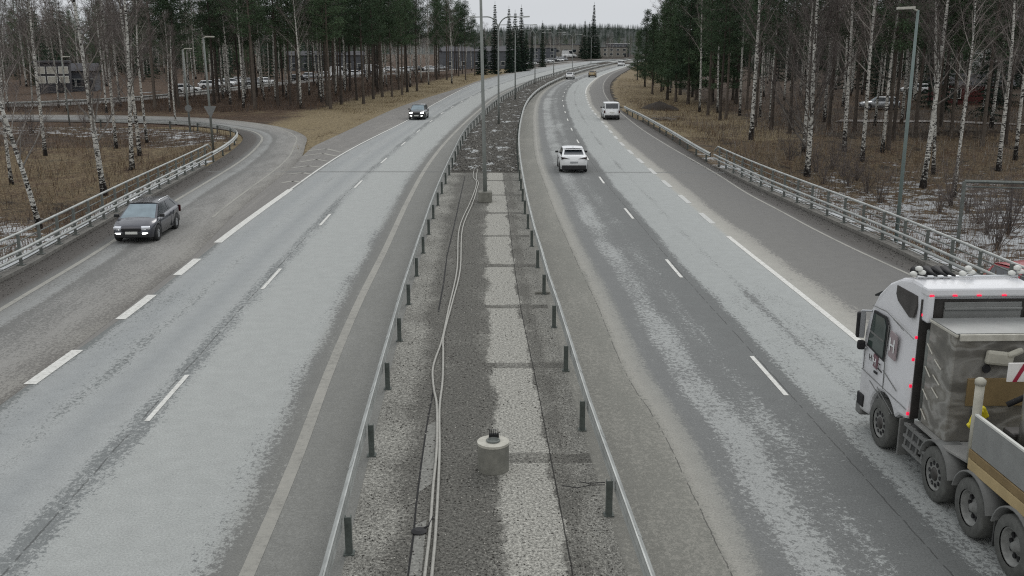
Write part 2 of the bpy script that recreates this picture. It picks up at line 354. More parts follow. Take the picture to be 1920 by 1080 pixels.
RC=Guide([(1370,1063),(1313,947),(1233,787),(1187,720),(1120,567),(1083,490),(1043,400),(1021,342),(1006,300),(1000,250),(1002,200),(1012,178),(1035,160),(1075,144),(1120,130),(1172,118)])
R1=Guide([(1442,705),(1263,503),(1179,400),(1129,339),(1085,268),(1066,229),(1057,200),(1055,187),(1058,174),(1067,160),(1080,151),(1130,133),(1172,121)])
R2=Guide([(1630,655),(1500,550),(1365,443),(1285,375),(1225,323),(1168,272),(1131,230),(1108,203),(1099,180),(1099,168),(1105,158),(1125,143),(1172,125)])
R3=Guide([(1684,505),(1593,463),(1519,426),(1475,402),(1400,362),(1350,330),(1250,272),(1207,245),(1172,218),(1140,187),(1131,168),(1134,152),(1150,137),(1174,128)])
RE=Guide([(1745,505),(1672,469),(1553,415),(1475,380),(1400,345),(1325,305),(1250,257),(1200,227),(1165,208),(1150,187),(1144,172),(1146,155),(1158,143),(1176,132)])
LE=Guide([(575,280),(640,250),(750,200),(860,165),(905,149),(1000,127),(1070,116.5),(1168,107)])
CR=Guide([(1073,1071),(1035,870),(1014,760),(1005,714),(975,569),(952,389),(944,330)])
def leftedge(Y): return LE(Y) if Y>81 else float(np.interp(Y,[4,36,40,52.6,68,81],[L0(4)-.6,L0(36)-.4,-13.0,-14.2,-15.2,LE(81)]))
def rows(a,b,k=1.03,s=.5):
    out=[a]
    while out[-1]<b: out.append(out[-1]+s); s*=k
    out[-1]=b; return out
def strip(name,gs,us,Ys,z,mat,kind='structure'):
    """gs functions X(Y), us texture metres across"""
    vs=[];fs=[];uv=[]
    n=len(gs); s=0;prev=None
    for Y in Ys:
        xs=[gg(Y) for gg in gs]
        mid=(xs[n//2],Y)
        if prev: s+=math.hypot(mid[0]-prev[0],mid[1]-prev[1])
        prev=mid
        for x,u in zip(xs,us): vs.append((x,Y,z)); uv.append((u,Ys[0]+s))
    for i in range(len(Ys)-1):
        for j in range(n-1): a=i*n+j; fs.append((a,a+1,a+n+1,a+n))
    me=bpy.data.meshes.new(name); me.from_pydata(vs,[],fs); l=me.uv_layers.new(name='UVMap')
    for lp in me.loops: l.data[lp.index].uv=uv[lp.vertex_index]
    me.materials.append(mat); o=link(name,me)
    return tag(o,kind=kind)
YS=rows(4,520,1.012,.7)
lk=[leftedge,lambda Y:L0(Y),lambda Y:L1(Y),lambda Y:L2(Y),lambda Y:LR(Y)-.05]
strip('left_road',lk,[0,6,9.75,13.45,15],YS,0,M['left_asphalt'])
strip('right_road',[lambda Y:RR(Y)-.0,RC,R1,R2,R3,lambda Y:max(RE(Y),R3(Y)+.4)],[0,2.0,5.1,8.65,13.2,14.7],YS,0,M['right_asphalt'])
YM=[y for y in rows(4,64,1.0,.5)]
strip('median_slab',[lambda Y:LR(Y)-.05,CR,RR],[-3.9,0,1.2],YM,.004,M['median'])
# ramp: matched inner / outer polylines
RI=[(-16.6,4),(-17.2,20),(-18.15,34),(-18.56,39.6),(-19.54,50.4),(-21.03,69.5),(-22.6,82),(-24.3,89.5),(-27.2,95.6),(-33,101.5),(-40,105),(-52,107),(-70,107),(-100,106)]
RO=[(-11.75,4),(-11.9,20),(-12.4,34),(-12.75,39.6),(-13.85,50.4),(-15.1,69.2),(-16.9,81),(-18.9,90.5),(-23.4,100.2),(-30.5,108.8),(-38.5,114),(-51.5,117),(-70,117),(-100,116)]
def crs(P,sub=8):
    P=[Vector((p[0],p[1],0)) for p in P]; out=[]
    for i in range(len(P)-1):
        p0=P[max(i-1,0)];p1=P[i];p2=P[i+1];p3=P[min(i+2,len(P)-1)]
        for k in range(sub):
            t=k/sub; out.append(.5*((2*p1)+(p2-p0)*t+(2*p0-5*p1+4*p2-p3)*t*t+(3*p1-p0-3*p2+p3)*t**3))
    out.append(P[-1]); return out
ri=crs(RI);ro=crs(RO)
def pair_strip(name,A,B,z,mat,W,nseg=6):
    vs=[];uv=[];s=0
    for i,(a,b) in enumerate(zip(A,B)):
        if i: s+=((a+b)/2-(A[i-1]+B[i-1])/2).length
        for j in range(nseg+1):
            p=a.lerp(b,j/nseg); vs.append((p.x,p.y,z)); uv.append((W*j/nseg,s))
    fs=[];n=nseg+1
    for i in range(len(A)-1):
        for j in range(nseg): q=i*n+j; fs.append((q,q+1,q+n+1,q+n))
    me=bpy.data.meshes.new(name); me.from_pydata(vs,[],fs); l=me.uv_layers.new(name='UVMap')
    for lp in me.loops: l.data[lp.index].uv=uv[lp.vertex_index]
    me.materials.append(mat); return tag(link(name,me),kind='structure')
pair_strip('ramp_road',ri,ro,.004,M['ramp_asphalt'],6.6)
# frontage road beyond the left wood
FR=[(-110,128),(-84,131),(-63,136),(-54,160),(-50,192),(-42,235),(-24,300),(-6,360),(10,410),(34,470),(60,510)]
fa=crs(FR); 
def offs(P,d):
    out=[]
    for i,p in enumerate(P):
        t=(P[min(i+1,len(P)-1)]-P[max(i-1,0)]).normalized(); out.append(p+Vector((-t.y,t.x,0))*d)
    return out
pair_strip('side_road',offs(fa,4.2),offs(fa,-3),.0,M['ramp_asphalt'],7.2)
# parking ground
def poly_sheet(name,pts,z,mat):
    me=bpy.data.meshes.new(name); me.from_pydata([(a,b,z) for a,b in pts],[],[tuple(range(len(pts)))]); me.materials.append(mat); return tag(link(name,me),kind='structure')
M['yard']=simple('yard_asphalt',S(122,124,124),.9,0,.3,.4)
poly_sheet('parking_ground',[(-100,140),(-66,145),(-58,190),(-47,240),(-28,305),(0,375),(-70,400),(-120,300)],-.02,M['yard'])
# ------------------------------------------------------------------ road markings
mk=MB(); wm=MB(); mw=MB()
def lane_line(b,gd,y0,y1,w,z,off=0):
    Ys=[y0]; st=max(.6,(y1-y0)/max(1,int((y1-y0)/1.5)))
    while Ys[-1]+st<y1-1e-3: Ys.append(Ys[-1]+st)
    Ys.append(y1); vs=[]
    for Y in Ys:
        d=(gd(Y+.3)-gd(Y-.3))/.6; k=math.sqrt(1+d*d)
        x=gd(Y)+off; vs+=[(x-w/2*k,Y,z),(x+w/2*k,Y,z)]
    b.add(vs,[(2*i,2*i+1,2*i+3,2*i+2) for i in range(len(Ys)-1)])
for k in range(-1,32): lane_line(mk,L1,20.65+12.15*k,23.8+12.15*k,.12,.009)
for k in range(-1,32): lane_line(mk,R1,22.3+12.22*k,25.35+12.22*k,.12,.009)
lane_line(mk,R2,6,42.3,.2,.009)
for k in range(0,20): lane_line(mw,R2,45.4+5.95*k,48.4+5.95*k,.27,.009)
lane_line(mk,R2,166,430,.16,.009)
for a,b in [(11.2,14),(17.1,20),(23.1,25.9),(29,32),(34.9,37.7)]: lane_line(mk,L0,a,b,.32,.009)
lane_line(mk,L0,40.9,56.5,.34,.009); lane_line(mk,L0,56.5,420,.14,.009)
lane_line(wm,L2,5,430,.25,.006)
lane_line(wm,R3,5,330,.13,.006)
lane_line(wm,lambda Y:RC(Y)+.22,62,420,.15,.006)
def px_line(b,pts,w,z):
    P=[Vector(G(x,y,0)) for x,y in pts]; P=[Vector((p.x,p.y,z)) for p in P]
    for i in range(len(P)-1):
        t=(P[i+1]-P[i]).normalized(); n=Vector((-t.y,t.x,0))*w/2
        b.add([P[i]-n,P[i]+n,P[i+1]+n,P[i+1]-n],[(0,1,2,3)])
for c in [[(529,343),(550,339.5),(562,342)],[(539,327),(568,324),(582,327)],[(548,315),(578,311),(600,314)],[(562,304),(594,299),(616,303)],[(570,292),(606,288),(631,293)],[(578,283),(612,279),(640,286)]]:
    px_line(wm,c,.35,.0095)
def poly_line(b,P,w,z):
    L=offs(P,w/2);Q=offs(P,-w/2); vs=[]
    for a,c in zip(L,Q): vs+=[(a.x,a.y,z),(c.x,c.y,z)]
    b.add(vs,[(2*i,2*i+1,2*i+3,2*i+2) for i in range(len(P)-1)])
inn=[a.lerp(b,.30) for a,b in zip(ri,ro)]; poly_line(wm,inn,.2,.010)
out_=[a.lerp(b,.84) for a,b in zip(ri,ro)][30:]; poly_line(wm,out_,.14,.0105)
# outer gravel lip beside ramp
tag(mk.build('road_markings',M['paint']),kind='structure'); tag(wm.build('worn_markings',M['worn']),kind='structure'); tag(mw.build('road_markings',patch_mat('half_worn_paint',S(158,159,156),S(204,205,201))),kind='structure')
# expansion joint across both roads
jb=MB(); 
for (xa,xb,y) in [(-20.0,-3.9,64.4),(2.3,16.0,64.0)]:
    jb.add([(xa,y-.08,.0075),(xb,y-.08,.0075),(xb,y+.08,.0075),(xa,y+.08,.0075)],[(0,1,2,3)])
    jb.add([(xa,y+.3,.0075),(xb,y+.3,.0075),(xb,y+.36,.0075),(xa,y+.36,.0075)],[(0,1,2,3)])
tag(jb.build('expansion_joint_surface',simple('joint_rubber',S(122,124,122),.8)),kind='structure')
# ------------------------------------------------------------------ terrain
rail_l=crs([(-17.9,6),(-18.0,20),(-18.15+-.1,34),(-18.66,39.6),(-19.64,50.4),(-21.2,69.5),(-22.6,80),(-24.4,87.5),(-27.6,93.3),(-33,98.0),(-42,100.6)],6)
rl=np.array([(p.x,p.y) for p in rail_l])
inner_poly=[(p.x,p.y) for p in rail_l]
def rlx(Y): # left rail x for Y
    return float(np.interp(Y,rl[:38,1],rl[:38,0]))
def in_loop(x,y):
    if y<80: return x<rlx(y)
    if y>101.5: return False
    # curve part
    j=int(np.argmin((rl[:,0]-x)**2+(rl[:,1]-y)**2)); a=rl[max(j-1,0)]; b=rl[min(j+1,len(rl)-1)]
    return (b[0]-a[0])*(y-a[1])-(b[1]-a[1])*(x-a[0])>0 and x<-22 or (x<-42 and y<100.6)
def height(x,y):
    n=mnoise.noise((x*.12,y*.12,0))*.25+mnoise.noise((x*.5,y*.5,3))*.07
    base=-.07
    xe=max(RE(y),R3(y)+.4) if 4<y<400 else 14
    if 4<y<420 and x>xe:
        d=x-xe; D=2.9*(1-sm(64,92,y))+.2
        h=base-D*sm(1.0,8,d)+n*sm(.5,4,d)
        if y>90: h+= sm(8,30,d)*.8
        return h
    if y<102 and x<-15 and in_loop(x,y):
        d=float(np.min(np.hypot(rl[:,0]-x,rl[:,1]-y))); 
        if x<-42: d=min(d,abs(100.6-y))
        D=2.2*(1-sm(60,92,y))+.35
        return base-D*sm(.8,7,d)+n*sm(.5,4,d)
    if x<-10 and y>=78:
        # left verge / wood
        d=max(0,leftedge(y)-x); ramp=0
        j=float(np.min(np.hypot(np.array([p.x for p in ro])-x,np.array([p.y for p in ro])-y)))
        if y<118 and x<-17 and not in_loop(x,y):
            inside=False
            # between ri and ro -> road
            jj=int(np.argmin(np.hypot(np.array([p.x for p in ro])-x,np.array([p.y for p in ro])-y))); a=ro[max(jj-1,0)];b=ro[min(jj+1,len(ro)-1)]
            if (b.x-a.x)*(y-a.y)-(b.y-a.y)*(x-a.x)>0: return base
        if d>0:
            fd=min(abs(fx-x)+abs(fy-y) for fx,fy in FRN) if y>120 else 99
            return base+n*sm(.5,6,min(d,j))*min(1,max(0,(fd-5)/6))+(.25*sm(3,14,min(d,j)) if fd>12 else 0)*min(1,max(0,(fd-6)/8))
    return base
FRN=[(p.x,p.y) for p in fa[::3]]
def T(x,y):
    z=0
    for _ in range(12): X,Y,_z=G(x,y,z); z=.5*z+.5*height(X,Y)
    X,Y,_z=G(x,y,z); return (X,Y,height(X,Y))
# grid
xs=sorted(set([-3000,-1500,-700,-400,-250,-180,-140]+list(np.arange(-120,-60,2.0))+list(np.arange(-60,60,.75))+list(np.arange(60,120,2.5))+[130,160,220,350,700,1500,3000]))
ysr=[-3000,-1000,-200,-40]+list(np.arange(0,130,.8))+list(np.arange(130,260,2.5))+list(np.arange(260,560,8))+[600,800,1200,2000,3500,6000]
vs=[];zone=[]
for y in ysr:
    for x in xs:
        z=height(x,y) if (-2<y<560 and abs(x)<200) else -.07
        vs.append((x,y,z))
        sn=0;gr=0;rd=0
        if y<102 and x<-15 and in_loop(x,y):
            d=float(np.min(np.hypot(rl[:,0]-x,rl[:,1]-y)))
            sn=.60*(1-sm(50,66,y)); sn=max(sn,.62*(1-sm(3,7,d)) if y<72 else 0)
            if y<66: sn=max(sn,.66*sm(-24,-32,x)*(1-sm(56,66,y)))
            if y>84 and x>-46: sn=max(sn,.39*(1-sm(4,11,d)))
            if y>95: sn=max(sn,.36)
            gr=.42+.35*sm(58,75,y)*(1-sm(84,92,y)); rd=.5
            if y>86: gr=.25
        elif 4<y<420 and x>RE(y)+.5:
            d=x-RE(y); sn=.50*(1-sm(66,90,y))*(1-sm(18,40,d)) if y<90 else .0
            if y<60: sn=max(sn,.54*(1-sm(30,45,d)))
            gr=.58*(1-sm(30,60,d)) if y>66 else .25; rd=.5
            if y>90: gr=.85*(1-sm(8,16,d))+.2; rd=.35
            if y>120 and d>14: gr=.1; rd=.5
        elif y>100 and x<0:
            d=leftedge(y)-x if y<420 else 99
            gr=.95*(1-sm(7,13,d))+.1; rd=.15+.55*sm(7,12,d)
            if x<-17 and y<128: gr=max(gr,.9*(1-sm(2,7,abs(y-119)))); 
        elif 60<y<=100 and x<0: gr=.85; rd=.2
        zone.append((sn,gr,rd,1))
nx=len(xs); fs=[]
for i in range(len(ysr)-1):
    for j in range(nx-1): a=i*nx+j; fs.append((a,a+1,a+nx+1,a+nx))
me=bpy.data.meshes.new('ground'); me.from_pydata(vs,[],fs); ca=me.color_attributes.new('zone','FLOAT_COLOR','POINT'); ca.data.foreach_set('color',np.array(zone,dtype=np.float32).ravel())
me.polygons.foreach_set('use_smooth',[True]*len(fs)); me.materials.append(M['ground']); tag(link('ground',me),kind='structure')
# median soil beyond the deck
vs=[];fs=[];Ys=rows(64,505,1.01,.6); nn=12
for Y in Ys:
    a,b=LR(Y)-.05,RR(Y)
    for j in range(nn+1):
        t=j/nn; x=a+(b-a)*t; z=.004+math.sin(PI*t)*(.12+.18*mnoise.noise((x*1.3,Y*.8,1)))
        if Y<66: z=.004+(z-.004)*(Y-64)/2
        vs.append((x,Y,z))
for i in range(len(Ys)-1):
    for j in range(nn): a=i*(nn+1)+j; fs.append((a,a+1,a+nn+2,a+nn+1))
me=bpy.data.meshes.new('median_ground'); me.from_pydata(vs,[],fs); me.polygons.foreach_set('use_smooth',[True]*len(fs)); me.materials.append(M['soil']); tag(link('median_ground',me),kind='structure')
# concrete edge beams below the bridge railings
eb=MB()
for gfun,y0,y1,s in [(lambda Y:RE(Y)+.25,4,66,1)]:
    Ys=list(np.arange(y0,y1,1.5)); 
    for i in range(len(Ys)-1):
        a,b=gfun(Ys[i]),gfun(Ys[i+1])
        q=[(a-.2,Ys[i]),(a+.25,Ys[i]),(b+.25,Ys[i+1]),(b-.2,Ys[i+1])]
        eb.add([(p[0],p[1],-1.2) for p in q]+[(p[0],p[1],.13) for p in q],[(3,2,1,0),(4,5,6,7),(0,1,5,4),(1,2,6,5),(2,3,7,6),(3,0,4,7)])
for i in range(0,29):
    a,b=rail_l[i],rail_l[i+1]
    q=[(a.x-.25,a.y),(a.x+.22,a.y),(b.x+.22,b.y),(b.x-.25,b.y)]
    eb.add([(p[0],p[1],-1.2) for p in q]+[(p[0],p[1],.13) for p in q],[(3,2,1,0),(4,5,6,7),(0,1,5,4),(1,2,6,5),(2,3,7,6),(3,0,4,7)])
tag(eb.build('kerb',M['curb']),kind='structure')
# ------------------------------------------------------------------ guardrails
def sweep(b,path,prof,close=False):
    """path list of Vector (ground), prof [(side,z)] side positive = right of direction"""
    k=len(path);n=len(prof);vs=[];fs=[]
    for i,p in enumerate(path):
        t=(path[min(i+1,k-1)]-path[max(i-1,0)]); t.z=0; t.normalize(); r=Vector((t.y,-t.x,0))
        for s,z in prof: vs.append(p+r*s+Vector((0,0,z)))
    for i in range(k-1):
        for j in range(n if close else n-1):
            j2=(j+1)%n; fs.append((i*n+j,i*n+j2,(i+1)*n+j2,(i+1)*n+j))
    b.add(vs,fs)
WB=[(-.005,.45),(.055,.50),(.075,.53),(.01,.58),(.01,.61),(.075,.66),(.055,.70),(-.005,.755),(-.03,.755),(-.02,.68),(-.03,.60),(-.02,.52),(-.03,.45)]
def mk_post(h=.68,sec=.1):
    p=MB(); p.prism([(-.05,-.055),(.05,-.055),(.05,-.035),(-.03,-.035),(-.03,.035),(.05,.035),(.05,.055),(-.05,.055)],-.1,h,'Z'); p.box(0,0,.01,.18,.18,.03)
    return p
pm=mk_post().build('post',M['post']); PME=pm.data; bpy.data.objects.remove(pm)
def rail(name,path,side,label,spacing=4.0,start=0,y_end=330,group=None,cat='guard rail'):
    r=empty(name,path[0]); tag(r,label,cat,group)
    loc=path[0]
    b=MB(); prof=[(side*(.13+s),z) for s,z in WB]; sweep(b,[p-loc for p in path],prof,True); 
    a0=0
    for i in range(len(path)-1):
        a0+=(path[i+1]-path[i]).length
        if a0>4 and (path[i]).length<120:
            a0=0; q=path[i]-loc; t=(path[i+1]-path[i]).normalized(); sweep(b,[q-t*.17,q+t*.17],[(side*(.136+s),z) for s,z in WB[:8]],False)
    bo=b.build('beam',M['galv'],r,smooth=False)
    # posts by arc length
    acc=0;nxt=start;cnt=0
    for i in range(len(path)-1):
        L=(path[i+1]-path[i]).length
        while nxt<=acc+L and cnt<97:
            p=path[i].lerp(path[i+1],(nxt-acc)/L); t=(path[i+1]-path[i]); a=math.atan2(t.y,t.x)
            o=link('post',PME,r,p-loc); o.rotation_euler=(0,0,a); cnt+=1; nxt+=spacing
        acc+=L
    return r
ply=[Vector((LR(Y),Y,0)) for Y in list(np.arange(6.78,120,2))+list(np.arange(120,505,5))]
rail('guard_rail',ply,-1,'steel guard rail along the median beside the oncoming lanes',4.0,0.0)
ply=[Vector((RR(Y),Y,0)) for Y in list(np.arange(4.16,120,2))+list(np.arange(120,505,5))]
rail('guard_rail',ply,1,'steel guard rail along the median beside the lanes driving away',4.0,0.0)
rrp=[Vector((RE(Y)+.25,Y,.0)) for Y in list(np.arange(69,122,1.5))]
rrp=rrp+[Vector((14.3,124,-.25)),]
rail('guard_rail',rrp,-1,'curved end of the steel guard rail beside the slip lane, where the bridge railing stops',4.0,2.0)
rail('guard_rail',[p.copy() for p in rail_l[30:]],1,'steel guard rail curving round the inside of the slip road bend',4.0,1.0)
# bridge railings: two round rails, a handrail, mesh infill rails
def bridge_rail(name,path,side,label,end):
    loc=path[0].copy(); r=empty(name,loc); tag(r,label,'railing'); P=[p-loc for p in path]
    def off(d,z):
        out=[]
        for i,p in enumerate(P):
            t=(P[min(i+1,len(P)-1)]-P[max(i-1,0)]).normalized(); out.append(p+Vector((t.y,-t.x,0))*d*side+Vector((0,0,z)))
        return out
    h=MB(); pts=off(-.12,1.28); pts.append(pts[-1]+(P[-1]-P[-2]).normalized()*.9+Vector((0,0,-.35))+Vector((0,0,0))); h.tube(pts,.055,8); h.build('handrail',M['galv'],r,True)
    for z in (.74,.50):
        h=MB(); h.tube(off(.12,z),.06,8); h.build('rail',M['galv'],r,True)
    h=MB(); h.tube(off(-.12,.98),.025,6); h.tube(off(-.12,.22),.02,6)
    h.build('infill_wire',M['galv_dark'],r,True)
    p=MB(); p.box(0,0,.65,.08,.1,1.3); p.box(0,0,.145,.25,.25,.03); p.box(0,.0,.74,.06,.3,.1); p.box(0,0,.5,.06,.3,.08)
    po=p.build('post',M['galv_dark']); pme=po.data; bpy.data.objects.remove(po)
    acc=0;nxt=0
    for i in range(len(P)-1):
        L=(P[i+1]-P[i]).length
        while nxt<=acc+L:
            q=P[i].lerp(P[i+1],(nxt-acc)/L); t=P[i+1]-P[i]; o=link('post',pme,r,q); o.rotation_euler=(0,0,math.atan2(t.y,t.x)); nxt+=2.0
        acc+=L
    return r
bridge_rail('bridge_railing',[Vector((RE(Y)+.28,Y,0)) for Y in np.arange(5,69.5,1.5)],-1,'galvanised bridge railing with round rails on the truck side of the road',1)
bridge_rail('bridge_railing',[p.copy() for p in rail_l[:31]],1,'galvanised bridge railing with round rails beside the grey estate car',1)
# ------------------------------------------------------------------ street lamps
def double_lamp(loc,h=10.9,label=''):
    r=empty('street_lamp',loc); tag(r,label,'street lamp','double armed lamps along the median')
    b=MB(); b.tube([(0,0,0),(0,0,2.5),(0,0,h-1.4)],[.12,.10,.07],10); b.build('pole',M['pole'],r,True)
    for s in (-1,1):
        b=MB(); pts=[]
        for k in range(9):
            t=k/8*PI/2; pts.append((s*(1.1*(1-math.cos(t))),0,h-1.5+1.3*math.sin(t)))
        pts.append((s*2.2,0,h-.22)); b.tube(pts,[.06]*9+[.045],8); a=b.build('arm',M['pole'],r,True)
        b=MB(); b.box(s*2.65,0,h-.2,.95,.28,.13,ry=-s*.05); b.build('lamp_head',M['galv'],a,bev=.04)
    return r
lampN=['with its foot in the concrete block','just past the concrete block, where the snowy earth begins','third along the median from the concrete block','fourth along the median from the concrete block']
lp=[(910,378),(935,235),(966,188),(1003,158),(1038,141),(1073,129),(1108,121)]
for i,(x,y) in enumerate(lp):
    X,Y,_=G(x,y); 
    if i==0:
        r0=double_lamp((X,Y,0),10.9,'tall grey double armed lamp '+lampN[0]); ch0=allkids(r0); r=r0
    else:
        r=copy_tree(r0,ch0); r.location=(X,Y,0)
        r['label']=('double armed lamp '+lampN[i]) if i<4 else ('distant double armed lamp, %s of the last three on the median bend'%['nearest','middle','farthest'][i-4])
    r.rotation_euler=(0,0,-math.atan2(LR(Y+5)-LR(Y-5),10)*.9)
    
r0.rotation_euler=(0,R(-.9),0); r0.scale=(1,1,1.13)
bk=MB(); bk.box(0,0,.275,.72,.72,.55); o=bk.build('concrete_block',M['concrete'],loc=(G(910,378)[0],G(910,378)[1],0),bev=.03); tag(o,'square concrete footing block round the base of the median lamp','concrete block')
def zat(x,y,Y):
    c,s=math.cos(TH),math.sin(TH); k=(540-y)/F; return CH+Y*(k*c-s)/(c+k*s)
def single_lamp(loc,h,mat,label,s=-1,arm=.75,lean=0,r=.1,sign=None):
    e=empty('street_lamp',loc); tag(e,label,'street lamp')
    b=MB(); b.tube([(0,0,-.1),(0,0,h*.5),(0,0,h)],[r,r*.85,r*.62],10); b.build('pole',mat,e,True)
    b=MB(); b.tube([(0,0,h-.02),(s*.2,0,h+.04)],.035,6); b.box(s*(.15+arm/2),0,h+.08,arm,.24,.1,ry=s*.04); b.build('lamp_head',M['lid'],e,bev=.03)
    e.rotation_euler=(0,lean,0); return e
X,Y,Z=T(1680,452); single_lamp((X,Y,Z),zat(1705,19,Y)-Z,M['pole_green'],'tall greenish lamp pole behind the bridge railing beside the slip lane',-1,.7,R(.0),.085)
X,Y,Z=T(400,281); lampY=(X,Y,Z); single_lamp((X,Y,Z),zat(388,71,Y)-Z,M['pole'],'grey lamp pole with the yield sign on it inside the slip road bend',1,.7,R(-1),.1)
X,Y,Z=T(357,248); lampD=(X,Y,Z); single_lamp((X,Y,Z),zat(340,93,Y)-Z,M['pole'],'grey lamp pole carrying a round sign inside the slip road bend',1,.7,R(-1),.1)
X,Y,Z=T(131,236); single_lamp((X,Y,Z),zat(118,108,Y)-Z,M['pole'],'thin lamp pole beside the slip road in front of the small two storey building',1,.7,R(-1),.08)
# signs seen from behind
def sign(loc,zc,kind,label):
    e=empty('road_sign',(loc[0]+0.02,loc[1]-.14,zc)); tag(e,label,'road sign')
    b=MB()
    if kind=='tri':
        b.prism([(-.48,.42),(-.44,.46),(.44,.46),(.48,.42),(.04,-.42),(-.04,-.42)],-.012,.012,'Y')
    else: b.lathe([(.32,-.012),(.32,.012)],axis='Y',n=24)
    b.build('sign_plate',simple('sign_back',S(120,122,121),.5,.3,.1),e)
    b=MB(); b.box(0,.04,.15,.6 if kind=='tri' else .4,.04,.05); b.box(0,.04,-.1,.2,.04,.05); b.build('bracket',M['galv_dark'],e)
    return e
zc=G(397,210,0); 
def zat(x,y,Y): # height of pixel at distance Y
    c,s=math.cos(TH),math.sin(TH); k=(540-y)/F; return CH+Y*(k*c-s)/(c+k*s)
sign(lampY,zat(397,210,lampY[1]),'tri','triangular yield sign seen from behind, mounted on the lamp pole')
sign(lampD,zat(352,203,lampD[1]),'disc','round road sign seen from behind on the farther lamp pole of the bend')
# ------------------------------------------------------------------ pipes, well, snow
PA=[(890,316),(887,332),(893,341),(892,352),(887,367),(880,384),(861,430),(857,506),(841,581),(829,638),(815,679),(811,702),(814,735),(819,763),(819,841),(812,918),(806,1000),(797,1078)]
PB=[(896,316),(893,335),(897,344),(894,356),(891,368),(885,385),(867,430),(863,506),(848,569),(832,630),(831,663),(830,714),(824,770),(824,858),(817,999),(810,1080)]
for nm,pp,lb in (('pipe',PA,'pale plastic pipe along the median, the one nearer the oncoming lanes where the pair parts'),('pipe',PB,'pale plastic pipe along the median, the one nearer the concrete well')):
    pts=[Vector(G(x,y)) for x,y in pp]; d=(pts[-1]-pts[-2]); pts.append(pts[-1]+d.normalized()*5)
    fine=crs([(p.x,p.y) for p in pts],5); b=MB(); b.tube([(p.x,p.y,.034) for p in fine],.029,8); tag(b.build(nm,M['pipe'],smooth=True),lb,'pipe','pipes lying on the median')
# dark lines painted for the trench and its shadow left of the pipes
tr=MB(); px_line(tr,[(872,330),(862,375),(850,430),(838,480),(832,530),(822,585)],.05,.009); px_line(tr,[(815,720),(800,800),(790,870),(780,950),(776,1000),(765,1080)],.035,.009)
tag(tr.build('trench_shadow_surface',simple('trench_shadow',(.012,.012,.012,1),.9)),kind='structure')
lt=MB()
for poly in ([(798,800),(818,790),(812,905),(783,925)],[(778,985),(800,975),(790,1080),(762,1080)]):
    P=[G(x,y) for x,y in poly]; lt.add([(p[0],p[1],.0065) for p in P],[(0,1,2,3)])
tag(lt.build('median_patch_surface',patch_mat('dusty_patch',S(90,90,86),S(138,138,132))),kind='structure')
X,Y,_=G(925,880); e=empty('concrete_well',(X,Y,0)); tag(e,'round concrete well ring with a pale lid standing on the median','concrete well')
b=MB(); b.lathe([(.31,0),(.31,.55)],n=36); b.build('ring',M['concrete'],e,bev=.01)
b=MB(); b.lathe([(.13,.552),(.315,.552),(.315,.60),(.13,.60),(.13,.552)],n=36,cap=False); lid=b.build('lid',M['lid'],e)
b=MB(); b.lathe([(.03,.57),(.125,.57),(.14,.625),(.11,.64),(.10,.60),(.02,.60)],n=28); b.build('hatch',M['galv_dark'],lid,True)
e2=empty('cable_stub',(X+.01,Y+.2,.6)); tag(e2,'black comb of cable ends standing on the concrete well lid','cable comb')
b=MB(); b.box(0,0,.035,.2,.07,.07); b.build('base',M['black'],e2)
for k in range(5): b=MB(); b.box(-.08+.04*k,0,.115,.018,.035,.1,ry=.08*(k-2)*.3); b.build('tooth',M['black'],e2)
b=MB(); b.tube([(0,0,0),(-.25,.03,-.02),(-.5,-.02,-.05),(-.75,.1,-.06)],.008,6); b.tube([(0,-.01,.05),(-.3,.0,.03),(-.45,.04,.04)],.008,6)
X,Y,_=G(1137,965); tag(b.build('loose_wire',M['black'],loc=(X-.04,Y,.58)),'thin dark wire sticking out of the first median post by the concrete well','wire')
b=MB(); b.box(0,0,.04,.5,.12,.05,rz=.1); tag(b.build('board',M['concrete'],loc=(G(1017,551)[0],G(1017,551)[1],0.01)),'short pale board at the foot of a median guard rail post','board')
b=MB(); b.lathe([(.12,0),(.14,.02),(.07,.05)],n=16); b.tube([(0,0,.03),(.15,.12,.05),(.2,.5,.03)],.015,6); tag(b.build('rubber_boot',M['black'],loc=(G(786,998)[0],G(786,998)[1],.01)),'black rubber scrap lying beside the pipes','rubber scrap')
# snow strips (lumpy, thin)
def snow(px,h,name='snow',seed=0):
    P=[Vector(T(x,y)) for x,y in px]; c=sum(P,Vector())/len(P); b=MB(); n=len(P); rings=4; vs=[];fs=[]
    for k in range(rings):
        t=1-k/rings
        for i in range(n*3):
            a=P[(i//3)%n].lerp(P[(i//3+1)%n],(i%3)/3); q=c.lerp(a,t*(1+.22*mnoise.noise((i*.9+seed,k*.7,seed)))); vs.append((q.x,q.y,(a.z*t+c.z*(1-t))+.006+h*(1-t*t)*(1+.5*mnoise.noise((q.x*3,q.y*3,seed)))))
    vs.append((c.x,c.y,c.z+h)); N=n*3
    for k in range(rings-1):
        for i in range(N): fs.append((k*N+i,k*N+(i+1)%N,(k+1)*N+(i+1)%N,(k+1)*N+i))
    for i in range(N): fs.append(((rings-1)*N+i,(rings-1)*N+(i+1)%N,len(vs)-1))
    b.add(vs,fs); return b
sb=MB()
for i,(px,h) in enumerate([([(871,330),(882,330),(880,345),(876,362),(870,385),(866,400),(861,425),(856,425),(860,395),(864,370),(868,345)],.02),
  ([(905,252),(925,250),(932,262),(926,272),(908,274),(900,262)],.06),([(895,285),(912,280),(930,290),(925,300),(905,303)],.05),([(940,215),(950,214),(948,222),(938,223)],.05),
  ([(885,300),(893,297),(900,303),(893,307)],.04)]):
    q=snow(px,h,seed=i*5.1); sb.add(q.v,q.f)
tag(sb.build('snow_patches',M['snow'],smooth=True),'thin patches of old snow on the median','snow',kind='stuff')
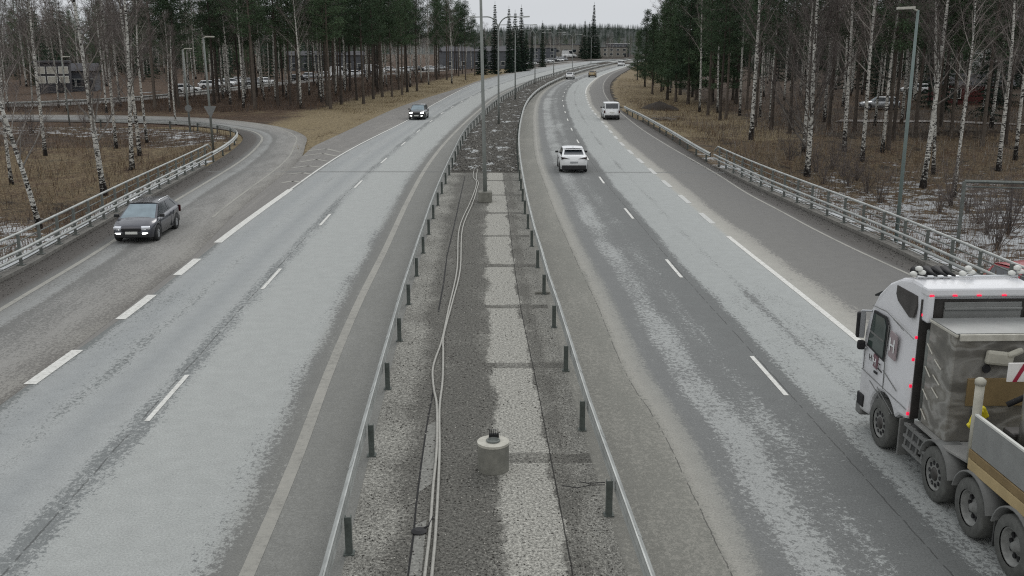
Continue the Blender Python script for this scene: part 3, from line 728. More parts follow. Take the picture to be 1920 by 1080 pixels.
# ================================================================== trees
def tube_np(path,rad,n,V,Fc):
    base=len(V); k=len(path)
    T=[(path[min(i+1,k-1)]-path[max(i-1,0)]).normalized() for i in range(k)]
    ref=Vector((0,0,1)) if abs(T[0].z)<.9 else Vector((1,0,0)); a=T[0].cross(ref).normalized()
    for i in range(k):
        a=(a-T[i]*a.dot(T[i])).normalized(); b=T[i].cross(a)
        for j in range(n):
            th=2*PI*j/n; p=path[i]+(a*math.cos(th)+b*math.sin(th))*rad[i]; V.append(p[:])
    for i in range(k-1):
        for j in range(n):
            j2=(j+1)%n; Fc.append((base+i*n+j,base+i*n+j2,base+(i+1)*n+j2,base+(i+1)*n+j))
def pmesh(name,V,Fc,mats,mi=None,smooth=False):
    me=bpy.data.meshes.new(name); me.from_pydata(V,[],Fc)
    for m in mats: me.materials.append(m)
    if mi: me.polygons.foreach_set('material_index',mi)
    if smooth: me.polygons.foreach_set('use_smooth',[True]*len(Fc))
    me.update(); return me
rv=lambda: Vector((random.uniform(-1,1),random.uniform(-1,1),random.uniform(-1,1)))
def trunk_path(H,r0,lean,wob,n=14,tip=.02):
    ph=random.uniform(0,6); P=[];Rr=[]
    for i in range(n+1):
        t=i/n; z=H*t
        P.append(Vector((lean[0]*z+wob*math.sin(t*4+ph)*t,lean[1]*z+wob*math.cos(t*3.3+ph)*t,z)))
        Rr.append(r0*(1-t)**.85*(1+.35*max(0,.06-t)/.06)+tip)
    return P,Rr
def at(P,t):
    f=t*(len(P)-1); i=min(int(f),len(P)-2); return P[i].lerp(P[i+1],f-i)
def birch_meshes(H=18,r0=.16,lean=(0,0),nl=24,start=.3,seed=1,dens=1.0,low=False,wob=.35,limb=1.0):
    random.seed(seed); P,Rr=trunk_path(H,r0,lean,wob)
    V=[];Fc=[]; tube_np(P,Rr,8 if not low else 5,V,Fc)
    # forked or second leader sometimes comes from the limbs
    tm=pmesh('birch_trunk',V,Fc,[M['birch_bark']],None,True)
    V=[];Fc=[];mi=[]
    for k in range(nl):
        t=start+(0.97-start)*((k+random.random()*.8)/nl); p=at(P,t); az=random.uniform(0,2*PI)+k*2.4
        L=((1-t)*H*.36+.9)*random.uniform(.7,1.25)*limb; el=R(random.uniform(42,66)); 
        d=Vector((math.cos(az)*math.cos(el),math.sin(az)*math.cos(el),math.sin(el))); pts=[p.copy()]; q=p.copy(); ns=5
        for i in range(ns):
            d=(d+rv()*.13+Vector((0,0,.05 if i<3 else -.05))).normalized(); q=q+d*L/ns; pts.append(q.copy())
        rl_=max(.012,at_r(Rr,t)*.42); f0=len(Fc); tube_np(pts,[rl_*(1-i/(ns+.4)) for i in range(ns+1)],4,V,Fc); mi+=[0]*(len(Fc)-f0)
        ntw=int((10+L*5)*dens)
        for j in range(ntw):
            s=random.uniform(.15,1); b0=at(pts,s); dd=(rv()+d*1.0+Vector((0,0,.35))).normalized(); l2=random.uniform(.35,.95)*min(1.5,.4+L*.28)
            b1=b0+dd*l2*.5; b2=b1+(dd+rv()*.4).normalized()*l2*.5
            f0=len(Fc); tube_np([b0,b1,b2],[.011,.008,.004],3,V,Fc); mi+=[1]*(len(Fc)-f0)
            for m_ in range(4 if not low else 2):
                c0=b0.lerp(b2,random.uniform(.25,1)); e=(rv()*.9+dd*.4+Vector((0,0,-.35))).normalized(); l3=random.uniform(.3,.75)
                c1=c0+e*l3*.5; c2=c1+(e+Vector((0,0,-.7))).normalized()*l3*.5; w_=.006 if not low else .011
                n_=rv().cross(e).normalized()*w_; bs=len(V); V.extend([(c0-n_)[:],(c0+n_)[:],(c1+n_)[:],(c1-n_)[:],c2[:]]); Fc.append((bs,bs+1,bs+2,bs+3)); Fc.append((bs+3,bs+2,bs+4)); mi+=[1,1]
    cm=pmesh('birch_crown',V,Fc,[M['limb'],M['twig']],mi)
    return tm,cm
def at_r(Rr,t):
    f=t*(len(Rr)-1); i=min(int(f),len(Rr)-2); return Rr[i]*(1-f+i)+Rr[i+1]*(f-i)
def tuft(V,Fc,c,size,n,flat=.55):
    for _ in range(n):
        o=rv(); o=Vector((o.x,o.y,o.z*flat))*size; d=(o.normalized()+rv()*.8).normalized(); s=size*random.uniform(.28,.5); w_=s*.16
        n_=d.cross(rv()).normalized()*w_; a=c+o*.75; bs=len(V)
        V.extend([(a-n_)[:],(a+n_)[:],(a+d*s)[:]]); Fc.append((bs,bs+1,bs+2))
def pine_meshes(H=19,r0=.17,start=.5,nl=34,spread=2.3,seed=1,tn=26,lean=(0,0),dead=14,full=False):
    random.seed(seed); P,Rr=trunk_path(H,r0,lean,.25)
    V=[];Fc=[]; tube_np(P,Rr,7,V,Fc); tm=pmesh('pine_trunk',V,Fc,[M['pine_bark']],None,True)
    V=[];Fc=[];mi=[]
    for k in range(dead):
        t=random.uniform(start*.35,start); p=at(P,t); az=random.uniform(0,2*PI); L=random.uniform(.5,1.6); d=Vector((math.cos(az),math.sin(az),random.uniform(-.3,.3)))
        f0=len(Fc); tube_np([p,p+d*L*.6,p+d*L+rv()*.2],[.02,.012,.005],3,V,Fc); mi+=[0]*(len(Fc)-f0)
    for k in range(nl):
        t=start+(1-start)*((k+random.random())/nl); p=at(P,t); az=k*2.4+random.uniform(-.5,.5); s=(t-start)/(1-start)
        prof=(1-s)**.7 if full else math.sin(PI*min(1,.25+s*.8))**.8
        L=max(.4,spread*prof*random.uniform(.65,1.2)); el=random.uniform(-.1,.35)+s*.5
        d=Vector((math.cos(az)*math.cos(el),math.sin(az)*math.cos(el),math.sin(el))); pts=[p,p+d*L*.5+rv()*.1,p+d*L+Vector((0,0,L*.1))]
        f0=len(Fc); tube_np(pts,[.035,.022,.008],3,V,Fc); mi+=[0]*(len(Fc)-f0)
        for j in range(3+int(L*2.6)):
            c=at(pts,random.uniform(.3,1))+Vector((random.uniform(-.35,.35),random.uniform(-.35,.35),random.uniform(-.05,.25)))*min(1,L*.6)
            f0=len(Fc); tuft(V,Fc,c,random.uniform(.45,.8),tn); mi+=[1]*(len(Fc)-f0)
    f0=len(Fc); tuft(V,Fc,P[-1],.5,tn,1.4); mi+=[1]*(len(Fc)-f0)
    return tm,pmesh('pine_crown',V,Fc,[M['pine_bark'],M['pine_needle']],mi)
def spruce_meshes(H=15,r0=.16,rad=1.7,seed=1,wh=34,start=.03,tn=7):
    random.seed(seed); P,Rr=trunk_path(H,r0,(0,0),.08)
    V=[];Fc=[]; tube_np(P,Rr,6,V,Fc); tm=pmesh('spruce_trunk',V,Fc,[M['pine_bark']],None,True)
    V=[];Fc=[];mi=[]
    for k in range(wh):
        t=start+(1-start)*(k/wh); p=at(P,t); rr=rad*(1-t)**.85*random.uniform(.8,1.15)+.12; nb=8 if t<.8 else 5
        for j in range(nb):
            az=2*PI*j/nb+k*.7+random.uniform(-.3,.3); L=rr*random.uniform(.75,1.15); dr=random.uniform(-.45,-.1)
            d=Vector((math.cos(az),math.sin(az),dr)).normalized(); 
            m=max(2,int(L/.28))
            for i in range(m):
                c=p+d*L*(i+.6)/m+Vector((0,0,.12*L*((i+.6)/m)**2)); tuft_n=tn
                for _ in range(tuft_n):
                    sd=Vector((-d.y,d.x,0))*random.choice((-1,1)); e=(d*.7+sd*random.uniform(.2,.9)+Vector((0,0,random.uniform(-.7,.1)))).normalized(); s=random.uniform(.25,.5)*(.6+.4*min(1,L)); n_=e.cross(rv()).normalized()*s*.17; bs=len(V)
                    a=c+rv()*.1; V.extend([(a-n_)[:],(a+n_)[:],(a+e*s)[:]]); Fc.append((bs,bs+1,bs+2)); mi.append(0)
    f0=len(Fc); tube_np([P[-1],P[-1]+Vector((0,0,.7))],[.05,.01],3,V,Fc); mi+=[0]*(len(Fc)-f0)
    return tm,pmesh('spruce_crown',V,Fc,[M['spruce_needle']],mi)
def plant(name,ms,loc,label,cat,group=None,rz=0,s=1,sz=None,lean=0,leandir=0):
    e=empty(name,loc); tag(e,label,cat,group); e.rotation_euler=(lean*math.sin(leandir),lean*math.cos(leandir),rz); e.scale=(s,s,sz or s)
    link('trunk',ms[0],e); link('crown',ms[1],e); return e
BI=[birch_meshes(19,.17,(0,0),24,.26,11,1.0),birch_meshes(17,.14,(.01,0),22,.32,12,1.0),birch_meshes(20,.15,(-.015,.01),26,.34,13,1.0),birch_meshes(18,.13,(.02,0),20,.4,14,.9,wob=.6)]
BF=[birch_meshes(19,.15,(0,0),20,.38,21,.8,True),birch_meshes(17,.13,(.015,0),18,.42,22,.8,True),birch_meshes(21,.14,(-.01,0),22,.36,23,.8,True)]
PI_=[pine_meshes(20,.17,.42,46,2.9,31,24),pine_meshes(18,.15,.46,40,2.5,32,24),pine_meshes(21,.18,.38,52,3.1,33,24)]
PF=[pine_meshes(17,.2,.12,62,3.4,41,30,full=True,dead=6),pine_meshes(15,.18,.16,54,3.0,42,30,full=True,dead=6)]
SP=[spruce_meshes(14,.15,1.7,51),spruce_meshes(12,.14,2.2,52,30),spruce_meshes(16,.16,1.3,53,40)]
placed=[]
def pxtree(kind,ms,x,y,label,group=None,s=1,rz=None,lean=0,ld=0,sz=None,cat=None):
    X,Y,Z=T(x,y); placed.append((X,Y)); nm={'b':'birch_tree','p':'pine_tree','s':'spruce_tree'}[kind]
    return plant(nm,ms,(X,Y,Z-.05),label,cat or {'b':'birch tree','p':'pine tree','s':'spruce tree'}[kind],group,random.uniform(0,6.28) if rz is None else rz,s,sz,lean,ld)
random.seed(100)
# near birches of the left island (px foot positions)
LB='birches inside the slip road bend'
A=birch_meshes(17,.15,(0,0),26,.22,61,1.0,wob=.5)
pxtree('b',A,75,428,'crooked white birch leaning over the left bridge railing ahead of the grey estate car',LB,.95,1.0,R(-10),0)
pxtree('b',BI[3],22,346,'thin birch at the very left edge of the photo, beside the crooked birch',LB,.9,2,R(-3),0)
C_=birch_meshes(18,.19,(-.02,0),26,.2,62,1.1,wob=.25)
pxtree('b',C_,196,366,'thickest clean white birch standing alone inside the slip road bend',LB,1,.4,R(-2.5),0)
pxtree('b',BI[0],248,318,'front birch of the close pair in the middle of the slip road bend',LB,.95,3.2,R(-2),0)
pxtree('b',BI[1],262,292,'rear birch of the close pair in the middle of the slip road bend',LB,1.05,.9,R(-2),0)
pxtree('b',BI[2],218,278,'slim birch left of the close pair inside the slip road bend',LB,.85,1.7)
pxtree('b',BI[3],275,268,'slim crooked birch just right of the close pair in the bend',LB,.85,4.0,R(-2),0)
pxtree('b',BI[2],85,292,'grey birch with a dark foot in front of the two storey building',LB,.9,5.0,R(-2),0)
pxtree('b',BI[1],330,235,'small birch at the inner edge of the slip road, left of the round sign',LB,.6,5.0)
RB='birches beyond the bridge railing'
D=birch_meshes(20,.19,(.02,0),26,.3,63,1.0,wob=.3); E2=birch_meshes(19,.2,(.0,0),46,.10,64,1.3,wob=.3,limb=1.25)
pxtree('b',D,1730,352,'tall thick white birch just past the greenish lamp pole, its foot in snow',RB,1,.3,R(2),0)
pxtree('b',E2,1513,330,'twiggy many stemmed birch between the dark pines and the bridge railing',RB,1,.3)
pxtree('b',BI[1],1506,285,'grey birch stem right behind the twiggy many stemmed birch',RB,1,.3)
pxtree('b',BI[0],1583,284,'tall birch leaning slightly, first one past the twiggy birch',RB,1,2.3,R(2.5),0)
pxtree('b',BI[2],1616,302,'slender white birch, second one past the twiggy birch',RB,1,4.3,R(1),0)
pxtree('b',BI[1],1654,285,'slender birch next to the dark pine trunks before the greenish lamp pole',RB,1,5.3,R(1.5),0)
pxtree('b',BI[3],1800,262,'thin birch standing among dark trunks in front of the far red shed',RB,1,.8,R(1.5),0)
pxtree('b',BI[0],1872,320,'tall birch near the right edge of the photo, beyond the portal frame',RB,.95,1.9,R(2),0)
pxtree('b',BI[2],1903,300,'pale birch at the very right edge of the photo',RB,.95,3.9,R(2),0)
F_=birch_meshes(20,.17,(.01,0),26,.34,65,1.0,wob=.2)
pxtree('b',F_,1408,262,'tall straight white birch standing in front of the dark green pines',RB,1.05,1.2,R(.5),0)
for x,y,k in [(1311,210,0),(1345,212,1),(1387,216,2),(1444,230,0),(1640,236,1),(1668,238,2),(1690,232,0),(1425,220,1),(1545,228,2)]:
    pxtree('b',BF[k],x,y,'slim birch standing among the dark trunks of the wood right of the road','birches in the right wood',.95)
for x,y,k in [(492,176,0),(517,191,1),(537,187,2),(580,179,0),(607,189,1),(630,178,2),(647,173,0),(735,169,1),(804,159,2),(847,157,0),(505,172,1),(425,176,2),(432,196,0),(365,182,1),(460,190,2)]:
    pxtree('b',BF[k],x,y,'slim white birch among the bare pine trunks of the wood left of the road','birches in the left wood',random.uniform(.85,1.05))
for x,y,k in [(521,199,0),(545,199,1),(599,189,2),(620,205,0),(669,188,1),(682,195,2),(717,182,0),(754,178,1),(764,173,2),(782,171,0),(816,146,1),(402,196,0),(478,205,2),(560,196,1),(640,196,0),(700,186,2),(735,182,1)]:
    pxtree('p',PI_[k],x,y,'tall bare trunked pine in the wood left of the road','pines in the left wood',random.uniform(.9,1.1))
for x,y,k in [(1446,244,0),(1553,242,1),(1602,246,2),(1665,281,0),(1675,256,1),(1755,247,2),(1762,248,0),(1782,262,1),(1843,259,2),(1350,226,0),(1361,223,1),(1374,188,2),(1327,216,0),(1416,238,1),(1480,250,2),(1715,262,0),(1885,270,1)]:
    pxtree('p',PI_[k],x,y,'bare dark pine trunk with a high crown in the wood right of the road','pines in the right wood',random.uniform(.8,1.0))
for x,y,k,s in [(1209,163,0,.85),(1223,177,1,.85),(1251,187,0,1),(1267,191,1,1),(1290,196,0,1),(1240,172,1,1),(1275,178,0,1.1),(1305,188,1,1.1),(1332,197,0,1.1),(1300,172,0,1.2),(1350,185,1,1.2),(1225,160,1,.9),(1195,150,1,.72),(1258,165,0,1.05),(1380,195,0,1.05)]:
    pxtree('p',PF[k],x,y,'dense dark green pine crown reaching low, beside the far bend of the road','dense pines at the far bend',s)
for x,y,k,s,lb in [(928,139,2,1.15,'narrow spruce in front of the far left pines, tallest and nearest the median lamps'),(955,137,2,1.1,None),(966,135,0,1.2,None),(977,134,2,1.15,None),(986,133,1,.95,None),(997,128,2,.75,'short pointed spruce right of the dark spruce clump'),(1017,126,2,.95,'pointed dark spruce standing apart at the car park edge'),(1096,111,2,1.2,None),(1104,110,0,1.3,None),(1092,109,1,1.2,None),(1112,110,2,1.75,'tallest pointed spruce by the far grey building'),(1120,110,1,1.2,None),(905,140,1,1.0,None)]:
    pxtree('s',SP[k],x,y,lb or 'dark spruce in a close clump near the far bend','spruces near the far bend',s)
for x,y,s in [(838,150,1.0),(873,150,.95),(890,142,.8),(860,143,.9)]:
    pxtree('p',PI_[0 if x<870 else 1],x,y,'pine at the thin end of the left wood against the sky','pines at the end of the left wood',s)
# infill individuals
def ok(x,y,d): return all((x-a)**2+(y-b)**2>d*d for a,b in placed)
def fx_at(y): return float(np.interp(y,[p.y for p in fa],[p.x for p in fa]))
random.seed(5)
n=0
while n<105:
    y=random.uniform(120,300); x=random.uniform(-75,-8)
    le=leftedge(y); 
    if not (fx_at(y)+6<x<le-9) or not ok(x,y,2.6): continue
    placed.append((x,y)); n+=1; z=height(x,y)-.05
    if random.random()<.42: plant('birch_tree',random.choice(BF),(x,y,z),'slim white birch among the bare pine trunks of the wood left of the road','birch tree','birches in the left wood',random.uniform(0,6),random.uniform(.8,1.05),None,random.gauss(0,.035),random.uniform(0,6))
    else: plant('pine_tree',random.choice(PI_),(x,y,z),'tall bare trunked pine in the wood left of the road','pine tree','pines in the left wood',random.uniform(0,6),random.uniform(.8,1.1))
n=0
while n<110:
    y=random.uniform(62,240); x=random.uniform(20,110)
    if x<RE(y)+9 or x>y*.58+6 or not ok(x,y,2.8): continue
    if y<85 and x<32: continue
    placed.append((x,y)); n+=1; z=height(x,y)-.05
    if random.random()<.68: plant('birch_tree',random.choice(BF),(x,y,z),'slim birch standing among the dark trunks of the wood right of the road','birch tree','birches in the right wood',random.uniform(0,6),random.uniform(.75,1.05),None,random.gauss(0,.04),random.uniform(0,6))
    else: plant('pine_tree',random.choice(PI_),(x,y,z),'bare dark pine trunk with a high crown in the wood right of the road','pine tree','pines in the right wood',random.uniform(0,6),random.uniform(.75,1.05))
for k in range(26):
    y=random.uniform(100,128); x=random.uniform(-75,-40)
    if 103<y<119: y+=18
    if not ok(x,y,3): continue
    placed.append((x,y)); plant('birch_tree',random.choice(BF),(x,y,height(x,y)),'thin birch beyond the far arm of the slip road','birch tree','birches beyond the slip road',random.uniform(0,6),random.uniform(.7,1.0))
# far small trees along the bend and the car park
for k in range(150):
    y=random.uniform(330,560); x=random.uniform(-60,90)
    if abs(x-L0(min(y,500)))<22 and y<505 or (y<505 and L0(y)-10<x<RE(min(y,400))+12) or abs(x-fx_at(y))<8: continue
    plant('birch_tree',random.choice(BF),(x,y,0),'bare grey birch near the far buildings','birch tree','far bare birches',random.uniform(0,6),random.uniform(.5,.8))
# ---- woods that read as one mass: built from many simple bare and needled trees
def np_mesh(name,V,tri,mats,mi):
    me=bpy.data.meshes.new(name); me.vertices.add(len(V)); me.vertices.foreach_set('co',V.astype(np.float32).ravel())
    me.loops.add(len(tri)*3); me.loops.foreach_set('vertex_index',tri.ravel().astype(np.int32)); me.polygons.add(len(tri))
    me.polygons.foreach_set('loop_start',np.arange(0,len(tri)*3,3,dtype=np.int32)); me.polygons.foreach_set('loop_total',np.full(len(tri),3,dtype=np.int32))
    me.polygons.foreach_set('material_index',mi.astype(np.int32))
    for m in mats: me.materials.append(m)
    me.update(calc_edges=True); return me
def proto(ms):
    V=[];Tt=[];MI=[]; off=0
    for k,me in enumerate(ms):
        v=np.zeros(len(me.vertices)*3); me.vertices.foreach_get('co',v); V.append(v.reshape(-1,3)); me.calc_loop_triangles()
        t=np.zeros(len(me.loop_triangles)*3,dtype=np.int64); me.loop_triangles.foreach_get('vertices',t); Tt.append(t.reshape(-1,3)+off)
        m=np.zeros(len(me.loop_triangles),dtype=np.int64); me.loop_triangles.foreach_get('material_index',m); MI.append(m+(0 if k==0 else 1)); off+=len(me.vertices)
    return np.vstack(V),np.vstack(Tt),np.concatenate(MI)
lowb=[proto(birch_meshes(18,.15,(0,0),18,.3,s,.6,True)) for s in (71,72)]
lowp=[proto(pine_meshes(18,.17,.22,34,3.0,s,16,dead=3)) for s in (73,74)]+[proto(spruce_meshes(16,.15,2.2,75,22,.05,3))]
def mass(name,spots,label):
    V=[];Tt=[];MI=[];off=0
    for x,y,k,s in spots:
        isb=k<len(lowb); v,t,m=(lowb[k] if isb else lowp[k-len(lowb)]); a=random.uniform(0,6.28); c,sn=math.cos(a)*s,math.sin(a)*s
        w_=np.empty_like(v); w_[:,0]=v[:,0]*c-v[:,1]*sn+x; w_[:,1]=v[:,0]*sn+v[:,1]*c+y; w_[:,2]=v[:,2]*s+gz(x,y)
        V.append(w_); Tt.append(t+off); off+=len(v)
        if isb: mm_=np.where(m==0,0,np.where(m==1,1,2))
        else: mm_=np.where(m==0,3,np.where(m==1,3,4)) if k<len(lowb)+2 else np.where(m==0,3,5)
        MI.append(mm_)
    me=np_mesh(name,np.vstack(V),np.vstack(Tt),[M['birch_bark'],M['limb'],M['twig'],M['pine_bark'],M['pine_needle'],M['spruce_needle']],np.concatenate(MI))
    return tag(link(name,me),label,'wood',kind='stuff')
def gz(x,y): return hillz(x,y)
def hillz(x,y):
    if y<700: return 0
    return max(0,20*math.exp(-((x-120)/190)**2)*sm(700,1300,y)+12*math.exp(-((x+150)/300)**2)*sm(700,1300,y))
random.seed(9); spots=[]
while len(spots)<640:
    y=random.uniform(118,420); x=random.uniform(-190,-50)
    if x>fx_at(y)-(10 if y<240 else 26) : continue
    if y<215 and x>fx_at(y)-30 and random.random()<.75: continue
    if x<-.58*y-8: continue
    spots.append((x,y,random.choice([0,1,2,3,4,4]),random.uniform(.8,1.2)*(random.choice([1,1,.45]))))
mass('forest_left',spots,'dense far wood of bare birches and conifers behind the car park on the left').name='forest'
spots=[]
while len(spots)<760:
    y=random.uniform(90,430); x=random.uniform(34,190)
    if x<RE(min(y,400))+ (34 if y<230 else 22) or x>.58*y+12 or x<y*.16+14: continue
    spots.append((x,y,random.choice([0,1,2,3,4,4]),random.uniform(.75,1.1)*(random.choice([1,1,.4]))))
mass('forest',spots,'dense far wood of conifers and bare birches behind the right hand trees')
spots=[]
while len(spots)<330:
    y=random.uniform(560,900); x=random.uniform(-.2*y,.3*y)
    spots.append((x,y,random.choice([0,1,0,1,2,3]),random.uniform(.5,.72)))
mass('forest',spots,'grey and dark green wood closing the view behind the far buildings')
# far hill with conifers
hv=[];hf=[];hx=list(range(-700,901,40));hy=list(range(720,2000,60))
for y in hy:
    for x in hx: hv.append((x,y,hillz(x,y)-.3+3*mnoise.noise((x*.01,y*.01,2))*sm(720,1000,y)))
for i in range(len(hy)-1):
    for j in range(len(hx)-1): a=i*len(hx)+j; hf.append((a,a+1,a+len(hx)+1,a+len(hx)))
M['hill']=simple('hill_floor',S(34,42,38),.95,0,.3,.05); me=pmesh('hill',hv,hf,[M['hill']],None,True); tag(link('hill',me),kind='structure')
pv,pt,pm_=lowp[2]; sp_=[]
V=[];Tt=[];MI=[];off=0
small=proto(spruce_meshes(16,.15,4.2,76,9,.05,3))
for _ in range(4200):
    y=random.uniform(900,1500); x=random.uniform(-.25*y,.35*y); z=hillz(x,y)
    if z<3: continue
    v,t,m=small; s=random.uniform(.38,.5); V.append(v*s+np.array([x,y,z-.5])); Tt.append(t+off); off+=len(v); MI.append(m*0)
tag(link('forest',np_mesh('forest',np.vstack(V),np.vstack(Tt),[M['spruce_needle']],np.concatenate(MI))),'conifers covering the low far hill','wood',kind='stuff')
# ---- undergrowth: brush stems and dead grass
def blades(name,pts,h,w,mats,label,lean=.35,seg=1):
    n=len(pts); P=np.array(pts); a=np.random.uniform(0,2*PI,n); hh=h*np.random.uniform(.4,1.2,n); l=np.random.normal(0,lean,(n,2))
    V=np.zeros((n,3,3)); V[:,0]=P; V[:,1]=P; V[:,2]=P; V[:,0,0]-=np.cos(a)*w; V[:,0,1]-=np.sin(a)*w; V[:,1,0]+=np.cos(a)*w; V[:,1,1]+=np.sin(a)*w
    V[:,2,0]+=l[:,0]*hh; V[:,2,1]+=l[:,1]*hh; V[:,2,2]+=hh; V[:,:2,2]-=.05
    me=np_mesh(name,V.reshape(-1,3),np.arange(n*3).reshape(-1,3),mats,np.random.randint(0,len(mats),n)); return tag(link(name,me),label,'undergrowth',kind='stuff')
random.seed(3)
def scatter(n,x0,x1,y0,y1,test,clump=.35):
    out=[];tries=0
    while len(out)<n and tries<n*8:
        tries+=1; x=random.uniform(x0,x1); y=y0+(y1-y0)*random.random()**1.3
        if not test(x,y): continue
        if mnoise.noise((x*clump,y*clump,5))<random.uniform(-.5,.35): continue
        out.append((x,y,height(x,y)))
    return out
def t_isl(x,y): return x>-.6*y-6 and in_loop(x,y) and x<rlx(min(y,95))-1.2
def t_rt(x,y): return RE(y)+2.0<x<.6*y+6
def t_lw(x,y): return (x<leftedge(y)-9) and x>-.56*y-4 and not(102<y<121 and x<-17) and abs(x-fx_at(y))>5.5 and x>fx_at(y)
blades('brush',scatter(9000,-62,-18,28,101,t_isl)+scatter(14000,16,75,34,150,t_rt)+scatter(26000,-80,-12,119,260,t_lw),.95,.016,[M['brush'],M['brush'],M['twig']],'brown dead weeds and brush standing under the trees',.3)
blades('dead_grass',scatter(22000,-62,-18,30,101,t_isl,.2)+scatter(24000,16,75,36,150,t_rt,.2),.28,.012,[M['straw'],M['brush']],'pale dead grass under the trees beside the road',.8)
blades('dead_grass',scatter(16000,-45,-8,78,300,lambda x,y:leftedge(y)-9<x<leftedge(y)-1.0 and not(y<119 and x<-17.5),.2)+scatter(9000,14,40,72,240,lambda x,y:RE(y)+1.3<x<RE(y)+11,.2),.25,.02,[M['straw'],M['straw'],M['brush']],'pale dead grass on the road verges',.9)
blades('brush',scatter(7000,-90,-10,126,330,lambda x,y:fx_at(y)+5.6<x<fx_at(y)+10 and x<leftedge(min(y,480))-12,.5),1.9,.02,[M['brush'],M['twig'],M['twig']],'tall bare thicket along the side road beyond the left wood',.25)
blades('brush',scatter(9000,18,80,45,110,t_rt,.6),1.3,.014,[M['brush'],M['twig'],M['limb']],'tall dead stalks and saplings on the slope beyond the truck side railing',.3)
# loose stones on the median and along the verges
def stones(name,pts,mats,label,s0,s1):
    n=len(pts); P=np.array(pts); s=np.random.uniform(s0,s1,n); o=np.array([(1,0,0),(0,1,0),(-1,0,0),(0,-1,0),(0,0,.8),(0,0,-.5)],float)
    V=P[:,None,:]+o[None]*s[:,None,None]*np.random.uniform(.6,1.3,(n,6,1)); a=np.random.uniform(0,6.28,n)
    ca,sa=np.cos(a)[:,None],np.sin(a)[:,None]; D=V-P[:,None,:]; V[:,:,0]=P[:,None,0]+D[:,:,0]*ca-D[:,:,1]*sa; V[:,:,1]=P[:,None,1]+D[:,:,0]*sa+D[:,:,1]*ca
    f=np.array([(0,1,4),(1,2,4),(2,3,4),(3,0,4),(1,0,5),(2,1,5),(3,2,5),(0,3,5)]); Tt=(f[None]+(np.arange(n)*6)[:,None,None]).reshape(-1,3)
    return tag(link(name,np_mesh(name,V.reshape(-1,3),Tt,mats,np.repeat(np.random.randint(0,len(mats),n),8))),label,'gravel',kind='stuff')
M['stone_a']=simple('stone_grey',S(128,127,121),.9,0,.2,9); M['stone_b']=simple('stone_dark',S(70,68,64),.9,0,.2,9); M['stone_c']=simple('stone_pale',S(170,168,160),.9,0,.2,9)
random.seed(44); P=[]
while len(P)<9000:
    y=12+52*random.random()**1.5; a,b=LR(y)+.1,RR(y)-.1; x=random.uniform(a,b); u=x-CR(y)
    if random.random()>.25+.75*max(0,mnoise.noise((x*1.5,y*.8,7))+.3): continue
    if -1.0<u<-.1 and random.random()<.8: continue
    P.append((x,y,.008))
stones('gravel',P,[M['stone_a'],M['stone_b'],M['stone_b'],M['stone_c']],'loose small stones scattered on the paved part of the median',.006,.024)
P=[]
while len(P)<7000:
    y=64+190*random.random()**1.4; a,b=LR(y),RR(y); t=random.random(); x=a+(b-a)*t
    P.append((x,y,.03+math.sin(PI*t)*.13))
stones('gravel',P,[M['stone_a'],M['stone_b'],M['stone_b'],M['stone_b'],M['stone_c']],'clods and stones on the earth of the far median',.015,.06)
P=[]
while len(P)<5000:
    y=14+60*random.random(); 
    if random.random()<.5: x=RE(y)-random.random()**2*.9
    else:
        x=float(np.interp(y,[4,34,50,70],[-16.9,-18.0,-19.3,-20.9]))+random.random()**2*1.1
    P.append((x,y,.01))
stones('gravel',P,[M['stone_a'],M['stone_b'],M['stone_b']],'grit along the foot of the bridge railings',.008,.03)
# shrubs on the right, near the railing
random.seed(21)
def shrub_mesh(h,seed,n=9):
    random.seed(seed); V=[];Fc=[];mi=[]
    for k in range(n):
        d=(Vector((0,0,1))+rv()*.45).normalized(); q=Vector((random.uniform(-.15,.15),random.uniform(-.15,.15),0)); pts=[q.copy()]
        for i in range(5): d=(d+rv()*.2).normalized(); q=q+d*h/5; pts.append(q.copy())
        tube_np(pts,[.025,.02,.016,.012,.008,.004],4,V,Fc)
        for j in range(12):
            b0=at(pts,random.uniform(.25,1)); e=(d+rv()).normalized(); l=random.uniform(.3,.8); tube_np([b0,b0+e*l*.5,b0+e*l+rv()*.1],[.008,.006,.003],3,V,Fc)
    return pmesh('shrub',V,Fc,[M['twig']])
SH=[shrub_mesh(2.6,1,14),shrub_mesh(3.8,2,18),shrub_mesh(2.0,3,12)]
for x,y,k in [(1545,345,2),(1625,362,2),(1650,380,0),(1560,318,0),(1605,338,2),(1870,470,1),(1890,440,1),(1815,400,2),(1760,400,2),(1480,300,2),(1530,322,0)]:
    X,Y,Z=T(x,y); o=link('shrub',SH[k],None,(X,Y,Z)); o.rotation_euler=(0,0,random.uniform(0,6)); tag(o,'thin leafless shrub on the snowy slope behind the truck side bridge railing','shrub','shrubs on the snowy slope')
for x,y,k,lb in [(1580,330,0,'leafless shrub behind the railing, first past the twiggy birch'),(1782,385,1,'dark forked leafless shrub in front of the portal frame'),(1850,440,1,'dense leafless shrub inside the portal frame'),(1835,420,0,'low leafless shrub left of the densest one in the portal frame'),(1905,400,2,'leafless shrub at the right photo edge, behind the portal beam'),(1590,350,2,'small leafless shrub close behind the bridge railing'),(60,250,0,'leafless shrub at the left photo edge beside the far arm of the slip road'),(160,240,2,'small leafless shrub left of the thickest birch')]:
    X,Y,Z=T(x,y); o=link('shrub',SH[k],None,(X,Y,Z)); o.rotation_euler=(0,0,random.uniform(0,6)); tag(o,lb,'shrub','leafless shrubs'); 

